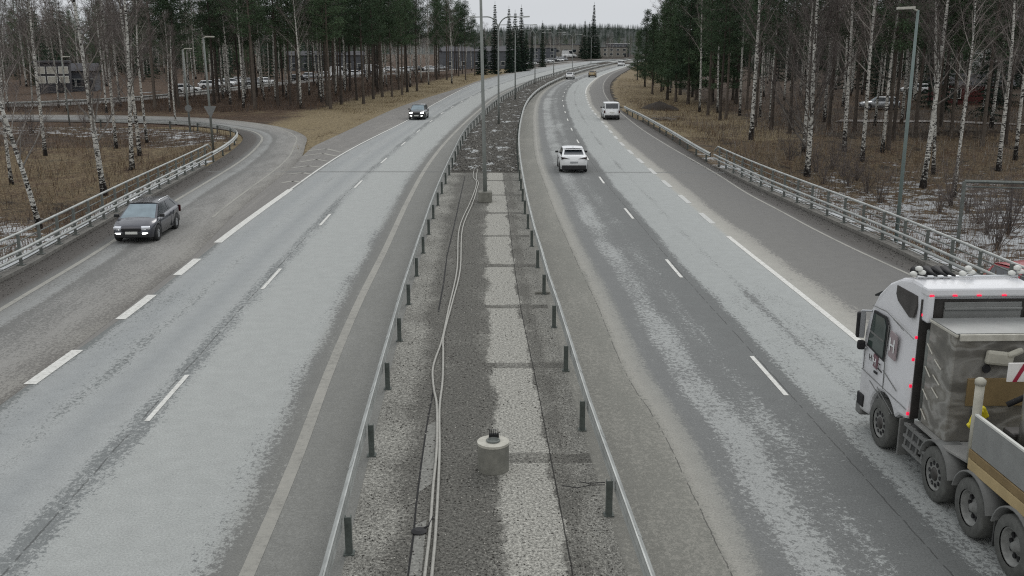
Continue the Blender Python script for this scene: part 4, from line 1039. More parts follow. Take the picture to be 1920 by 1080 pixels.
# ================================================================== vehicles
M['head_glass']=simple('headlamp_glass',S(215,218,222),.1,.3,.1,20)
def interp(tab,x):
    if x<=tab[0][0]: return tab[0][1]
    for (a,b),(c,d) in zip(tab,tab[1:]):
        if x<=c: return b+(d-b)*(x-a)/(c-a)
    return tab[-1][1]
def wheel(parent,x,y,r,w,tm,rm,side,spokes=5,dish=.05,name='wheel'):
    b=MB(); o=side
    b.lathe([(r*.62,-w/2),(r*.93,-w/2),(r,-w/2+.03),(r,w/2-.03),(r*.93,w/2),(r*.62,w/2),(r*.60,w/2-.05),(r*.60,-w/2+.05)],axis='X',n=26,cap=False)
    ob=empty(name,(x,y,r)); ob.parent=parent
    t=b.build('tyre',tm,ob,True)
    q=MB(); s=o
    q.lathe([(r*.62,-w/2*s),(r*.62,(w/2-.02)*s),(r*.56,(w/2-.02)*s),(r*.52,(w/2-dish)*s),(r*.2,(w/2-dish*.6)*s),(r*.13,(w/2-dish*.2)*s),(0.01,(w/2-dish*.2)*s)],axis='X',n=26)
    q.build('rim',rm,ob,True)
    q=MB()
    for k in range(spokes):
        a=2*PI*k/spokes; q.box((w/2-dish*.45)*s,math.cos(a)*r*.36,math.sin(a)*r*.36,.02,r*.13,r*.42,rx=a-PI/2+PI/2)
    if spokes>=9:
        q=MB()
        for k in range(10):
            a=2*PI*k/10; q.lathe([(.012,(w/2-dish*.9)*s),(.042,(w/2-dish*.9)*s),(.042,(w/2-dish*.6)*s),(.012,(w/2-dish*.6)*s)],(0,math.cos(a)*r*.40,math.sin(a)*r*.40),'X',8)
    q.build('wheel_holes' if spokes>=9 else 'wheel_spokes',M['black'] if spokes>=9 else M['silver'],ob)
    return ob
def patch(c,u0,u1,v0,v1,off,nu=4,nv=3):
    """c corners (p00,p10,p11,p01) ; returns verts/faces offset along normal"""
    p00,p10,p11,p01=[Vector(p) for p in c]; n=(p10-p00).cross(p01-p00).normalized(); vs=[];fs=[]
    for j in range(nv+1):
        for i in range(nu+1):
            u=u0+(u1-u0)*i/nu; v=v0+(v1-v0)*j/nv
            p=p00*(1-u)*(1-v)+p10*u*(1-v)+p11*u*v+p01*(1-u)*v; vs.append(p+n*off)
    for j in range(nv):
        for i in range(nu): a=j*(nu+1)+i; fs.append((a,a+1,a+nu+2,a+nu+1))
    return vs,fs
def car(name,loc,rz,paint,label,cat,L=4.5,W=1.83,H=1.5,wb=2.65,wr=.33,top=None,gh=None,rw=.60,belt=None,lit=False,rails=False,front='std',rear='std',group=None,roofm=None,crown=.05,darklow=True,spk=5):
    """top: lower body top line [(y,z)]; gh: greenhouse (y0,y1,y2,y3): base front, roof front, roof rear, base rear"""
    r=empty(name,loc,rz); tag(r,label,cat,group)
    hl=L/2; ya=wb/2+.05; yb=-wb/2+.05
    V=[];Fc=[];N=44; sec=None; vs=[]
    ys=[-hl+L*k/N for k in range(N+1)]
    for y in ys:
        e=abs(y)/hl; w=W/2*(1-(.22 if y>0 else .16)*e**8-.03*e**3); zt=interp(top,y); zb=.22 if e<.93 else .22+.12*(e-.93)/.07
        za=zb+.02
        for yw in(ya,yb):
            d=abs(y-yw); 
            if d<wr+.06: za=max(za,wr+math.sqrt(max(0,(wr+.06)**2-d*d)))
        zt_=zt; zs=max(za+.05,zt_-.10); zm=max(za+.02,min(.62,zs-.02))
        half=[(0,zb),(W/2-.27,zb),(W/2-.25,max(zb+.01,za-.01)),(w*.985,za),(w,zm),(w*.985,zs),(w*.90,zt_-.015),(w*.5,zt_+crown*.7),(0,zt_+crown)]
        row=[(-a,y,z) for a,z in half[::-1]]+[(a,y,z) for a,z in half[1:]]
        vs+=row
    n=17; fs=[]
    for i in range(N):
        for j in range(n-1): a=i*n+j; fs.append((a,a+1,a+n+1,a+n))
        fs.append((i*n+n-1,i*n,(i+1)*n,(i+1)*n+n-1)) if False else None
    fs=[f for f in fs if f]
    fs.append(tuple(range(n))); fs.append(tuple(N*n+j for j in range(n))[::-1])
    b=MB(); b.add(vs,fs)
    body=b.build('body',paint,r,True)
    # greenhouse
    y0,y1,y2,y3=gh; bw=W/2*.90; rf=W/2*rw*1.18
    zb0=interp(top,y0)-.02; zb3=interp(top,y3)-.02; zr=H
    A=[(-bw,y0,zb0),(bw,y0,zb0)]; B=[(-rf,y1,zr-.05),(rf,y1,zr-.05)]; Cc=[(-rf,y2,zr-.06),(rf,y2,zr-.06)]; D=[(-bw*.96,y3,zb3),(bw*.96,y3,zb3)]
    cab=MB(); nr=6; rv_=[];rfs=[]
    cab.add([A[0],A[1],B[1],B[0]],[(0,1,2,3)]); cab.add([D[1],D[0],Cc[0],Cc[1]],[(0,1,2,3)])
    bl=[]
    for s in(0,1):
        # side with belt following body top
        m=8; lo=[];hi=[]
        for k in range(m+1):
            t=k/m; y=y0+(y3-y0)*t; lo.append((A[s][0]+(D[s][0]-A[s][0])*t,y,interp(top,y)-.03)); yy=y1+(y2-y1)*t; hi.append((B[s][0],yy,zr-.05-.01*t))
        cab.add(lo+hi,[(i,i+1,m+2+i,m+1+i) for i in range(m)])
        bl.append((lo,hi))
    cab.build('cabin_frame',paint,r)
    rm=MB(); vs=[];
    for i in range(7):
        t=i/6; y=y1+.03-(y1-y2+.06)*t
        for j in range(7):
            u=j/6*2-1; vs.append((u*(rf+.01),y,zr-.05+.055*(1-u**2)**.6*(math.sin(PI*min(1,max(0,.12+t*.76))))**.4-.0*t))
    rm.add(vs,[(i*7+j,i*7+j+1,(i+1)*7+j+1,(i+1)*7+j) for i in range(6) for j in range(6)]); rm.build('roof',roofm or paint,r,True)
    g_=MB(); v,f=patch((A[0],A[1],B[1],B[0]),.05,.95,.04,.93,-.014); g_.add(v,f); g_.build('windscreen',M['windscreen'],r,True)
    if rear!='panel':
        g_=MB(); v,f=patch((D[1],D[0],Cc[0],Cc[1]),.08,.92,.18 if rear!='low' else .25,.9,-.014); g_.add(v,f); g_.build('rear_window',M['glass'],r,True)
    for s,(lo,hi) in enumerate(bl):
        for a_,b_ in ((.04,.46),(.50,.84),(.87,.98)) if L>4.2 and rear!='panel' else (((.04,.45),(.5,.9)) if rear!='panel' else ((.05,.36),)):
            vs=[];k=4
            for i in range(k+1):
                t=a_+(b_-a_)*i/k; q=t*8; i0=min(int(q),7); fr=q-i0; p=Vector(lo[i0]).lerp(Vector(lo[i0+1]),fr); h=Vector(hi[i0]).lerp(Vector(hi[i0+1]),fr)
                for v_ in (.12,.90): x=p.lerp(h,v_); vs.append((x.x+(.012 if s else -.012),x.y,x.z))
            g_=MB(); g_.add(vs,[(2*i,2*i+2,2*i+3,2*i+1) for i in range(k)]); g_.build('side_window',M['glass'],r)
        # chrome / trim under windows
        m_=MB(); sx=1 if s else -1; ym=y0-.28
        m_.box(sx*(W/2+.06),ym,interp(top,ym)+.07,.2,.12,.13); m_.box(sx*(W/2-.05),ym+.02,interp(top,ym)+.03,.12,.05,.04); m_.build('mirror',M['plastic'],r,bev=.03)
        for yy in ((y0+y3)/2-.35,(y0+y3)/2+.6):
            pass
    # doors seams
    sm_=MB()
    for sx in(-1,1):
        for yy in(y0-.22,(y0+y3)/2-.02,max(y3+.35,yb+.42)): sm_.box(sx*(W/2-.004),yy,.62,.012,.012,.62)
        for yy in((y0+y3)/2+.12,max(y3+.5,yb+.5)): sm_.box(sx*(W/2+.008),yy,.80,.03,.18,.03)
    sm_.build('door_seams',M['plastic'],r)
    if rails:
        for sx in(-1,1):
            q=MB(); q.tube([(sx*rf*.97,y1-.1,zr-.0),(sx*rf*.97,y1-.25,zr+.05),(sx*rf*.97,y2+.25,zr+.05),(sx*rf*.97,y2+.05,zr-.01)],.025,6); q.build('roof_rail',M['chrome'],r,True)
    # nose / tail details
    nf=hl*.985; 
    ztf=interp(top,hl-.05); 
    q=MB(); q.box(0,hl-.03,.36,W*.8,.12,.2); q.build('front_bumper',M['plastic'] if darklow else paint,r,bev=.04)
    q=MB(); q.box(0,hl-.0,ztf-.13,W*.46,.07,.15); q.build('grille',M['black'],r,bev=.03)
    q=MB(); q.box(0,hl+.035,.47,.5,.012,.11); q.build('number_plate',M['plate'],r)
    for sx in(-1,1):
        q=MB(); q.box(sx*(W/2-.33),hl-.075,ztf-.045,.36,.20,.13,rz=-sx*.42,rx=-.2); q.build('headlight',M['lamp_on'] if lit=='head' else (M['head_glass'] if lit else M['silver']),r,bev=.04)
        if lit: q=MB(); q.box(sx*(W/2-.34),hl-.005,.44,.24,.10,.06,rz=-sx*.3); q.build('running_light',M['lamp_on'],r,bev=.02)
    ztr=interp(top,-hl+.05)
    q=MB(); q.box(0,-hl+.04,.37,W*.86,.14,.30); q.build('rear_bumper',M['plastic'],r,bev=.05)
    if rear in('std','panel'):
        q=MB(); q.box(0,-hl-.005,ztr*.72,.5,.02,.11); q.build('number_plate',M['plate'],r)
        for sx in(-1,1): q=MB(); q.box(sx*(W/2-.12),-hl+.03,ztr*.78,.15,.1,.3); q.build('tail_light',M['tail'],r,bev=.02)
    elif rear=='low':
        q=MB(); q.box(0,-hl-.02,.70,.5,.02,.11); q.build('number_plate',M['silver'],r)
        for sx in(-1,1):
            q=MB(); q.prism([(sx*.28,.93),(sx*.62,1.02),(sx*.86,1.04),(sx*.80,.98),(sx*.84,.88),(sx*.62,.95)],-hl-.035,-hl+.12,'Y'); q.build('tail_light',M['tail_dark'],r)
        q=MB(); q.box(0,gh[2]-.16,H-.075,W*.60,.34,.035); q.build('spoiler',paint,r,bev=.015)
        q=MB(); q.prism([(-.1,0),(.1,0),(-.1,.09)],-.008,.008,'X'); f=q.build('antenna_fin',M['black'],r,loc=(0,gh[2]+.35,H-.01))
    for sx in(-1,1):
        for yw in(ya,yb): wheel(r,sx*(W/2-.11),yw,wr,.21,M['tyre'],M['rim'],sx,spk)
    return r
# ---- grey estate car coming down the slip road
fx,fy,_=G(302,450); bx,by,_=G(333,429)
est_top=[(-2.32,.92),(-2.2,1.03),(-1.2,1.02),(0.55,.95),(1.3,.93),(1.7,.87),(2.05,.77),(2.22,.69),(2.32,.58)]
d=Vector((.05,-1,0)); ang=math.atan2(-d.x,d.y)
# heading towards the camera
th=math.atan2(-d.x,d.y)
W_=1.86
hd=Vector((math.sin(R(0)),0,0))
psi=math.atan2(d.x,d.y)   # compass from +Y clockwise
rz=-psi
right=Vector((math.cos(rz),math.sin(rz),0)); fwd=Vector((-math.sin(rz),math.cos(rz),0))
# the wheel at the viewer's right is the car's left front wheel
ctr=Vector((fx,fy,0))+right*(W_/2)-fwd*(1.37)
car('estate_car',(ctr.x,ctr.y,.01),rz,M['grey_paint'],'dark grey estate car with roof rails driving down the slip road towards the camera','car',L=4.45,W=W_-.06,H=1.47,wb=2.75,wr=.335,top=est_top,gh=(1.32,.28,-1.45,-2.24),rw=.575,lit='run',rails=True,roofm=M['roof_black'])
# ---- white crossover
X,Y,_=G(1076,325); cr_top=[(-2.3,.98),(-2.2,1.08),(-1.2,1.02),(.8,1.0),(1.2,.98),(2.0,.88),(2.3,.72)]
def head(gd,Y): return math.atan2(-(gd(Y+2)-gd(Y-2)),4)
car('crossover',(X,Y+2.3,.005),head(R1,Y+2),M['white_paint'],'white crossover with dark rear window driving away in the lane next to the median','car',L=4.6,W=1.84,H=1.53,wb=2.78,wr=.35,top=cr_top,gh=(1.15,.35,-1.25,-2.12),rw=.60,rear='low',roofm=M['white_paint'])
# ---- white small van
X,Y,_=G(1148,225); vn_top=[(-2.2,1.12),(.7,1.12),(1.15,1.1),(1.7,1.0),(2.05,.9),(2.2,.75)]
car('small_van',(X,Y+2.2,.005),head(R2,Y+2)*1.3,M['white_paint'],'white high roofed van driving away in the slip lane near the guard rail start','van',L=4.4,W=1.83,H=1.84,wb=2.7,wr=.33,top=vn_top,gh=(1.15,.45,-2.08,-2.19),rw=.74,rear='std')
# ---- black car facing
X,Y,_=G(782,225); bl_top=[(-2.3,1.0),(-2.1,1.06),(.9,1.02),(1.2,1.0),(2.1,.9),(2.3,.78)]
car('black_car',(X,Y+2.2,.005),PI+head(L1,Y),M['black_paint'],'black car with bright headlights coming towards the camera in the outer oncoming lane','car',L=4.6,W=1.86,H=1.55,wb=2.75,wr=.35,top=bl_top,gh=(1.1,.35,-1.75,-2.2),rw=.60,lit='head',roofm=M['silver'])
# ---- far cars on the bend
X,Y,_=G(1070,149); car('white_car',(X,Y+2,.005),head(R1,Y),M['white_paint'],'white car driving away on the far bend, beside the median','car',L=4.5,W=1.85,H=1.6,wb=2.7,wr=.33,top=cr_top,gh=(1.15,.35,-1.5,-2.15),rw=.62)
X,Y,_=G(1112,145); car('tan_car',(X,Y+2,.005),head(R2,Y),M['tan_paint'],'mustard brown car driving away on the far bend','car',L=4.3,W=1.85,H=1.6,wb=2.7,wr=.33,top=vn_top,gh=(1.15,.35,-1.7,-2.1),rw=.64)
X,Y,_=G(1166,124); car('white_van',(X,Y+2,.005),R(-20),M['white_paint'],'white van half hidden by the pines where the road bends out of view','van',L=4.6,W=1.9,H=1.95,wb=2.8,wr=.33,top=vn_top,gh=(1.15,.45,-2.1,-2.2),rw=.74)
# ================================================================== truck
M['truck_tyre']=simple('truck_tyre',S(84,85,82),.9,0,.25,8); M['dirt_rim']=simple('truck_rim',S(122,123,120),.7,.05,.3,5)
tk=empty('heavy_truck',(8.93,19.15,.005),R(2.0)); tag(tk,'white heavy truck with grey equipment body and beige flatbed at the right edge','truck')
def dirty_white():
    t=NT('truck_white'); o=t.coord(); sp=t.N('ShaderNodeSeparateXYZ'); t.l.new(o,sp.inputs[0]); n=t.noise(o,2.2,5,.7); n2=t.noise(t.mapv(o,(6,6,1.2)),3,3,.7)
    k=t.math('ADD',t.math('MULTIPLY',sp.outputs[2],-.62),t.math('MULTIPLY',n,1.4)); k=t.math('MULTIPLY_ADD',k,1,.35,clamp=True); k=t.math('MULTIPLY',k,t.math('MULTIPLY_ADD',n2,.5,.55))
    m=t.done(t.mix(t.math('MULTIPLY',k,.9,clamp=True),S(210,211,213),S(134,134,131)),.35,0,.5); t.bs.inputs['Coat Weight'].default_value=.25; return m
M['truck_white']=dirty_white()
M['chassis']=simple('chassis_grime',S(66,67,66),.85,0,.3,5); M['fender']=simple('dusty_fender',S(108,109,107),.85,0,.15,4)
M['deck']=simple('dusty_deck',S(128,128,125),.85,0,.12,3); M['beige']=simple('beige_frame',S(164,146,108),.7,0,.12,3); M['ochre']=simple('ochre_panel',S(122,104,72),.6,0,.2,3)
M['dark_metal']=simple('dark_metal',S(70,68,66),.45,.3,.3,3); M['side_board']=simple('aluminium_board',S(138,140,138),.5,.3,.1,3); M['yellow']=simple('yellow_paint',S(206,190,40),.5,0,.15,6)
M['cloth']=simple('pale_cover',S(166,164,152),.8,0,.15,5)
def wx(z): return 1.245-.17*sm(2.5,3.95,z)
arch=[(.16+.66*math.cos(a),.50+.66*math.sin(a)) for a in [PI*(1-k/12) for k in range(13)]]
prof=[(-.95,3.92),(-.95,1.02)]+[(-.62,.98)]+arch[2:-1]+[(.79,.52),(.82,.42),(1.36,.36),(1.45,.5),(1.46,1.6),(1.40,2.15),(1.22,2.75),(1.02,3.2),(.66,3.58),(.2,3.82),(-.3,3.93)]
n=len(prof); vs=[(-wx(z),y,z) for y,z in prof]+[(wx(z),y,z) for y,z in prof]
b=MB(); b.add(vs,[tuple(range(n)),tuple(range(n,2*n))[::-1]]+[(i,(i+1)%n,n+(i+1)%n,n+i) for i in range(n)])
cab=b.build('cab',M['truck_white'],tk,bev=.07)
def side(name,poly,mat,off=.012,th=.01,par=None):
    """panel on left side, poly in (y,z)"""
    m=len(poly); vs=[(-(wx(z)+off),y,z) for y,z in poly]+[(-(wx(z)+off-th-.02),y,z) for y,z in poly]
    b=MB(); b.add(vs,[tuple(range(m)),tuple(range(m,2*m))[::-1]]+[(i,(i+1)%m,m+(i+1)%m,m+i) for i in range(m)]); return b.build(name,mat,par or tk)
def sideR(name,poly,mat,off=.012):
    m=len(poly); vs=[((wx(z)+off),y,z) for y,z in poly]; b=MB(); b.add(vs,[tuple(range(m))]); return b.build(name,mat,tk)
side('window_seal',[(1.20,1.88),(.30,1.80),(.26,2.62),(.42,2.80),(1.02,2.78)],M['plastic'],.008)
M['green_glass']=glass('truck_glass',(.03,.045,.04,1),.08)
win=side('side_window',[(1.13,1.93),(.35,1.86),(.31,2.58),(.45,2.74),(.97,2.72)],M['green_glass'],.018)
side('painted_window_reflection',[(1.08,2.22),(.36,2.20),(.36,2.235),(1.08,2.26)],M['fender'],.022)  # pale strip laid on the glass to imitate a reflection
side('roof_side_panel',[(.30,3.62),(-.62,3.62),(-.70,3.40),(-.70,3.14),(-.55,3.10),(.10,3.30),(.25,3.42)],M['dark_metal'],.015)
sideR('side_window',[(1.13,1.93),(.35,1.86),(.31,2.58),(.45,2.74),(.97,2.72)],M['green_glass'],.018)
# seams and creases
b=MB()
def seam(p,q,w=.02):
    P=Vector((-(wx(p[1])+.004),p[0],p[1]));Q=Vector((-(wx(q[1])+.004),q[0],q[1])); b.tube([P,Q],w/2,4)
for p,q in [((1.15,2.86),(.45,2.92)),((.45,2.92),(-.93,2.72)),((1.36,1.30),(-.9,1.22)),((.22,1.24),(.24,1.82)),((.24,1.82),(.22,2.66)),((1.28,1.86),(1.3,1.32)),((.3,1.62),(-.42,1.42)),((.9,1.18),(-.25,.86)),((.5,1.18),(-.35,.90)),((.1,2.86),(-.45,2.76))]: seam(p,q)
b.build('panel_seams',M['fender'],tk)
b=MB(); b.box(-1.262,.62,1.46,.03,.16,.05); b.build('door_handle',M['plastic'],tk,bev=.01)
# emblem panel behind the window and lettering on the door
side('emblem_panel',[(.10,2.0),(-.22,1.98),(-.24,2.50),(.08,2.54)],simple('emblem_ground',S(150,138,140),.5,0,.05),.014)
def text(name,s,size,loc,mat,par,ext=.004):
    cu=bpy.data.curves.new(name,'FONT'); cu.body=s; cu.size=size; cu.extrude=ext; cu.align_x='CENTER'
    o=bpy.data.objects.new(name,cu); COL.objects.link(o); dg=bpy.context.evaluated_depsgraph_get(); me=bpy.data.meshes.new_from_object(o.evaluated_get(dg)); bpy.data.objects.remove(o)
    me.materials.clear(); me.materials.append(mat); o=link(name,me,par,loc); o.rotation_euler=(PI/2,0,-PI/2); return o
text('emblem_letter','H',.40,(-1.272,-.07,2.13),M['white_paint'],tk)
side('emblem_panel',[(.80,1.55),(.60,1.53),(.60,1.80),(.80,1.82)],simple('emblem_frame',S(120,92,98),.5,0,.1),.012)
text('emblem_letter','H',.22,(-1.27,.70,1.6),M['white_paint'],tk)
text('door_lettering','H',.20,(-1.262,.94,1.62),M['dark_metal'],tk); text('door_lettering','T',.20,(-1.262,.47,1.57),M['dark_metal'],tk)
side('lettering_bar',[(.56,1.56),(.36,1.54),(.36,1.56),(.56,1.58)],M['dark_metal'],.01); 
# windscreen, front grille, bumper
b=MB(); v,f=patch(((1.08,1.475,1.85),(-1.08,1.475,1.85),(-1.0,1.13,3.02),(1.0,1.13,3.02)),0,1,0,1,.03); b.add(v,f); b.build('windscreen',M['glass'],tk)
b=MB(); b.box(0,1.48,1.15,1.8,.04,.9); b.build('grille',M['plastic'],tk)
b=MB(); b.box(0,1.42,.38,2.5,.3,.28); b.build('bumper',M['fender'],tk,bev=.05)
b=MB(); b.box(-1.17,1.3,.62,.2,.36,.28); b.build('headlight',M['black'],tk,bev=.03)
b=MB(); b.box(1.17,1.3,.62,.2,.36,.28); b.build('headlight',M['black'],tk,bev=.03)
for s in(-1,1):
    b=MB(); b.box(s*1.36,1.36,2.32,.18,.14,.62,rz=s*.2); b.box(s*1.34,1.30,1.86,.16,.14,.2,rz=s*.2); mr=b.build('mirror',M['black'],tk,bev=.04)
    b=MB(); b.box(s*1.36,1.27,2.36,.1,.03,.66,rz=s*.2); b.tube([(s*1.2,1.2,2.7),(s*1.38,1.3,2.68)],.025,6); b.tube([(s*1.22,1.25,1.8),(s*1.38,1.3,1.82)],.025,6); b.build('mirror_arm',M['silver'],tk)
# sun visor and roof bar with beacons and horns
b=MB(); b.box(0,1.22,3.14,2.2,.42,.05,rx=-.5); b.build('sun_visor',M['plastic'],tk,bev=.02)
b=MB(); b.tube([(-1.0,-.3,3.86),(-1.0,-.3,3.98),(1.0,-.3,3.98),(1.0,-.3,3.86)],.03,8); bar=b.build('roof_bar',M['chrome'],tk,True)
for x in(-.98,.0,.98):
    b=MB()
    for dx,dz in((-.10,0),(.07,.03),(-.0,.12)): b.lathe([(.03,-.03),(.065,-.02),(.072,.04),(.04,.07),(.01,.08)],(x+dx,-.3,4.03+dz),'Z',14)
    b.build('beacon',M['plate'],tk,True)
b=MB()
for x in(-.86,-.66,-.46,-.30): b.lathe([(.02,-.25),(.05,0),(.12,.25)],(x,-.15,4.02),'Y',12)
b.build('air_horns',M['black'],tk,True)
# rear fairing (side + top)
b=MB(); b.box(0,-1.04,3.86,2.36,.30,.2); b.box(-1.09,-1.06,3.48,.12,.30,.62); b.box(1.09,-1.06,3.48,.12,.30,.62); b.build('roof_fairing',M['truck_white'],tk,bev=.04)
b=MB(); b.box(0,-.97,2.35,2.36,.03,2.6); b.build('cab_rear_wall',M['dark_metal'],tk)
b=MB(); b.box(-.0,-1.0,3.12,1.5,.04,.95); 
for z in(2.72,2.95,3.2,3.45): b.box(0,-1.03,z,1.5,.05,.07)
b.build('rear_panel',M['side_board'],tk,bev=.015)
b=MB(); b.box(.98,-1.02,3.1,.3,.06,.95); b.build('rear_side_panel',M['truck_white'],tk,bev=.02)
for x in(-1.1,-.66,-.2,.28): b=MB(); b.box(x,-1.20,3.80,.08,.03,.035); b.build('marker_light',M['red_lamp'],tk)
for z in(3.30,2.78,2.27,1.73,1.16): b=MB(); b.box(-(wx(z)-.01),-.99,z,.05,.04,.065); b.build('marker_light',M['red_lamp'],tk,bev=.01)
for z in(2.75,2.2,1.65): b=MB(); b.box(-1.0,-1.28,z,.08,.03,.09); b.build('marker_light',M['tail'],tk,bev=.01)
# chassis
b=MB(); 
for x in(-.42,.42): b.box(x,-4.2,.92,.1,9.6,.26)
for y in(-1.4,-2.9,-4.4,-6,-8): b.box(0,y,.92,.8,.12,.2)
b.build('chassis_frame',M['chassis'],tk)
b=MB(); b.box(-1.0,-1.25,.72,.46,.5,.52); b.build('battery_box',M['chassis'],tk,bev=.03); b=MB(); b.box(-1.02,-1.70,.78,.40,.3,.42); b.build('air_tank_box',M['chassis'],tk,bev=.03); b=MB(); b.box(.95,-1.5,.72,.5,1.0,.55); b.build('fuel_tank',M['chassis'],tk,bev=.03)
b=MB()
for y in(-1.05,-1.3,-1.55,-1.8): b.box(-1.23,y,.74,.04,.06,.52,rx=.25)
for z in(.50,.72,.95): b.box(-1.25,-1.45,z,.06,.95,.05)
b.build('side_steps',M['fender'],tk)
b=MB(); b.box(-1.12,-.74,.58,.3,.05,.78); b.build('mudguard',M['fender'],tk,bev=.02)
# wheels with fenders
for i,y in enumerate((.16,-2.35,-3.70,-5.05)):
    for s in(-1,1):
        w=wheel(tk,s*1.13,y,.51,.32,M['truck_tyre'],M['dirt_rim'],s,10 if i<2 else 10,.05 if i<2 else .2)
        q=MB(); q.lathe([(.10,0),(.13,.03),(.12,.09 if i<2 else .12),(.03,.13)],(s*(.16-(.0 if i<2 else .14)),0,0),'X',12) ; q.build('hub',M['dark_metal'],w,True)
        if i>=2:
            q2=MB(); q2.lathe([(.02,(.16-.17)*s),(.21,(.16-.17)*s),(.21,(.16-.145)*s),(.02,(.16-.145)*s)],axis='X',n=20); q2.build('dish_shade',M['chassis'],w,True)  # dark disc added for the shade deep in the rear wheel dish
        if i<2: 
            q=MB()
            for k in range(10): a=2*PI*k/10; q.lathe([(.016,0),(.016,.05)],(s*.13,.2*math.cos(a),.2*math.sin(a)),'X',6)
            q.build('wheel_nuts',M['silver'],w)
        if i>0:
            f=MB(); m=12; vs=[]
            for k in range(m+1):
                a=R(12)+R(156)*k/m
                for rr in(.585,.615):
                    for x in(s*.86,s*1.31): vs.append((x,y+rr*math.cos(a),.53+rr*math.sin(a)))
            fs=[]
            for k in range(m):
                o=k*4; fs+=[(o,o+1,o+5,o+4),(o+2,o+6,o+7,o+3),(o+1,o+3,o+7,o+5),(o,o+4,o+6,o+2)]
            f.add(vs,fs); f.build('fender',M['fender'],tk,True)
for y in(-3.2,-4.47): 
    b=MB(); b.box(-1.08,y,.46,.34,.03,.5); b.build('mud_flap',M['chassis'],tk)
# equipment body behind the cab
def painted_refl_metal():
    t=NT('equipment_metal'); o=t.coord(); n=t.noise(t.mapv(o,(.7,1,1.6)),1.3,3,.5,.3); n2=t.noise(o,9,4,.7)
    return t.done(t.mix(t.math('MULTIPLY',n2,.15),t.ramp(n,[(.3,S(100,99,95)),(.46,S(126,124,118)),(.53,S(166,165,160)),(.6,S(128,125,117)),(.72,S(176,175,169))]),S(70,68,64)),.3,.4,.5)  # pale and dark bands in the colour stand in for reflections
M['equip']=painted_refl_metal()
b=MB(); b.box(0,-1.85,2.15,2.30,1.0,2.05); b.build('equipment_cabinet',M['equip'],tk,bev=.03)
b=MB(); b.box(.03,-2.40,3.13,2.24,.06,.12); b.box(-1.13,-1.85,3.15,.05,1.05,.05); b.build('cabinet_top_rail',M['lid'],tk,bev=.01)
b=MB(); b.box(0,-1.85,3.185,2.28,1.0,.02); b.build('cabinet_roof',M['side_board'],tk)
b=MB(); b.box(.0,-2.375,2.10,1.7,.05,.52); b.build('cabinet_panel',M['ochre'],tk,bev=.01)
b=MB(); b.lathe([(.09,0),(.11,.03),(.07,.05)],(-.62,-2.42,1.72),'Y',16); b.lathe([(.07,0),(.08,.03),(.05,.05)],(-.55,-2.42,2.55),'Y',16); b.build('port',M['black'],tk)
b=MB(); b.box(-.35,-2.42,2.75,.5,.12,.26,ry=.12); b.box(-.1,-2.46,2.86,.3,.1,.12,ry=-.4); b.build('folded_cover',M['cloth'],tk,bev=.05)
b=MB()
for k,z in enumerate((2.7,2.25,1.8,1.4)): b.tube([(-1.16,-1.35,z),(-1.18,-1.62,z-.12)],.013,5)
for z in(2.5,2.2,1.95): b.tube([(-1.165,-1.7,z),(-1.175,-2.0,z-.1)],.013,5)
b.build('grab_rungs',M['lid'],tk)
b=MB(); b.tube([(-1.0,-1.17,1.1),(-1.0,-1.17,3.0)],.10,12); b.tube([(-.7,-1.15,1.1),(-.7,-1.15,2.9)],.06,10); b.build('exhaust_stack',M['galv_dark'],tk,True)
b=MB(); b.prism([(-1.24,-1.3),(-1.24,-2.6),(-1.12,-3.15),(-.9,-3.42),(.9,-3.42),(1.24,-3.1),(1.24,-1.3)],1.08,1.13,'Z'); b.build('deck_plate',M['deck'],tk,bev=.01)
# flatbed
b=MB(); b.box(-1.22,-6.35,1.22,.08,5.8,.20); b.box(1.22,-6.35,1.22,.08,5.8,.20); b.box(0,-3.47,1.3,2.5,.08,.34); b.build('flatbed_beam',M['beige'],tk,bev=.015)
b=MB(); b.box(-1.235,-6.35,1.41,.06,5.8,.15); b.box(1.235,-6.35,1.41,.06,5.8,.15); b.build('flatbed_rub_rail',M['ochre'],tk,bev=.01)
b=MB(); b.box(0,-6.35,1.36,2.36,5.7,.05); b.build('flatbed_floor',M['dark_metal'],tk)
b=MB(); b.box(-1.23,-6.3,1.80,.04,5.6,.60); b.build('side_board',M['side_board'],tk); b=MB(); b.box(-1.23,-6.3,2.115,.055,5.6,.035); b.build('side_board_rim',M['plate'],tk)
b=MB(); b.box(1.23,-6.3,1.80,.04,5.6,.60); b.build('side_board',M['side_board'],tk)
b=MB(); b.tube([(-1.18,-3.41,1.2),(-1.18,-3.41,2.62)],.075,12); b.lathe([(.09,0),(.09,.08),(.04,.12)],(-1.18,-3.41,2.62),'Z',12); b.build('corner_post',M['cloth'],tk,True)
b=MB(); b.box(-1.12,-3.30,2.0,.14,.12,.3,ry=.3); b.box(-1.0,-3.26,2.05,.16,.1,.22,ry=-.5); b.box(-1.18,-3.28,1.85,.1,.1,.14,ry=.8); b.build('chock',M['yellow'],tk,bev=.03)
b=MB(); b.lathe([(.02,0),(.34,.02),(.34,1.45),(.28,1.5),(.02,1.5)],(-.55,-4.3,1.4),'Z',24); b.build('drum',M['equip'],tk,True)
b=MB(); b.box(.3,-4.3,2.1,1.2,1.0,1.4); b.box(-.1,-3.9,1.75,1.6,.35,.5); b.box(.2,-5.4,1.8,1.7,.9,.85,rz=.1); b.build('machinery',M['dark_metal'],tk,bev=.05)
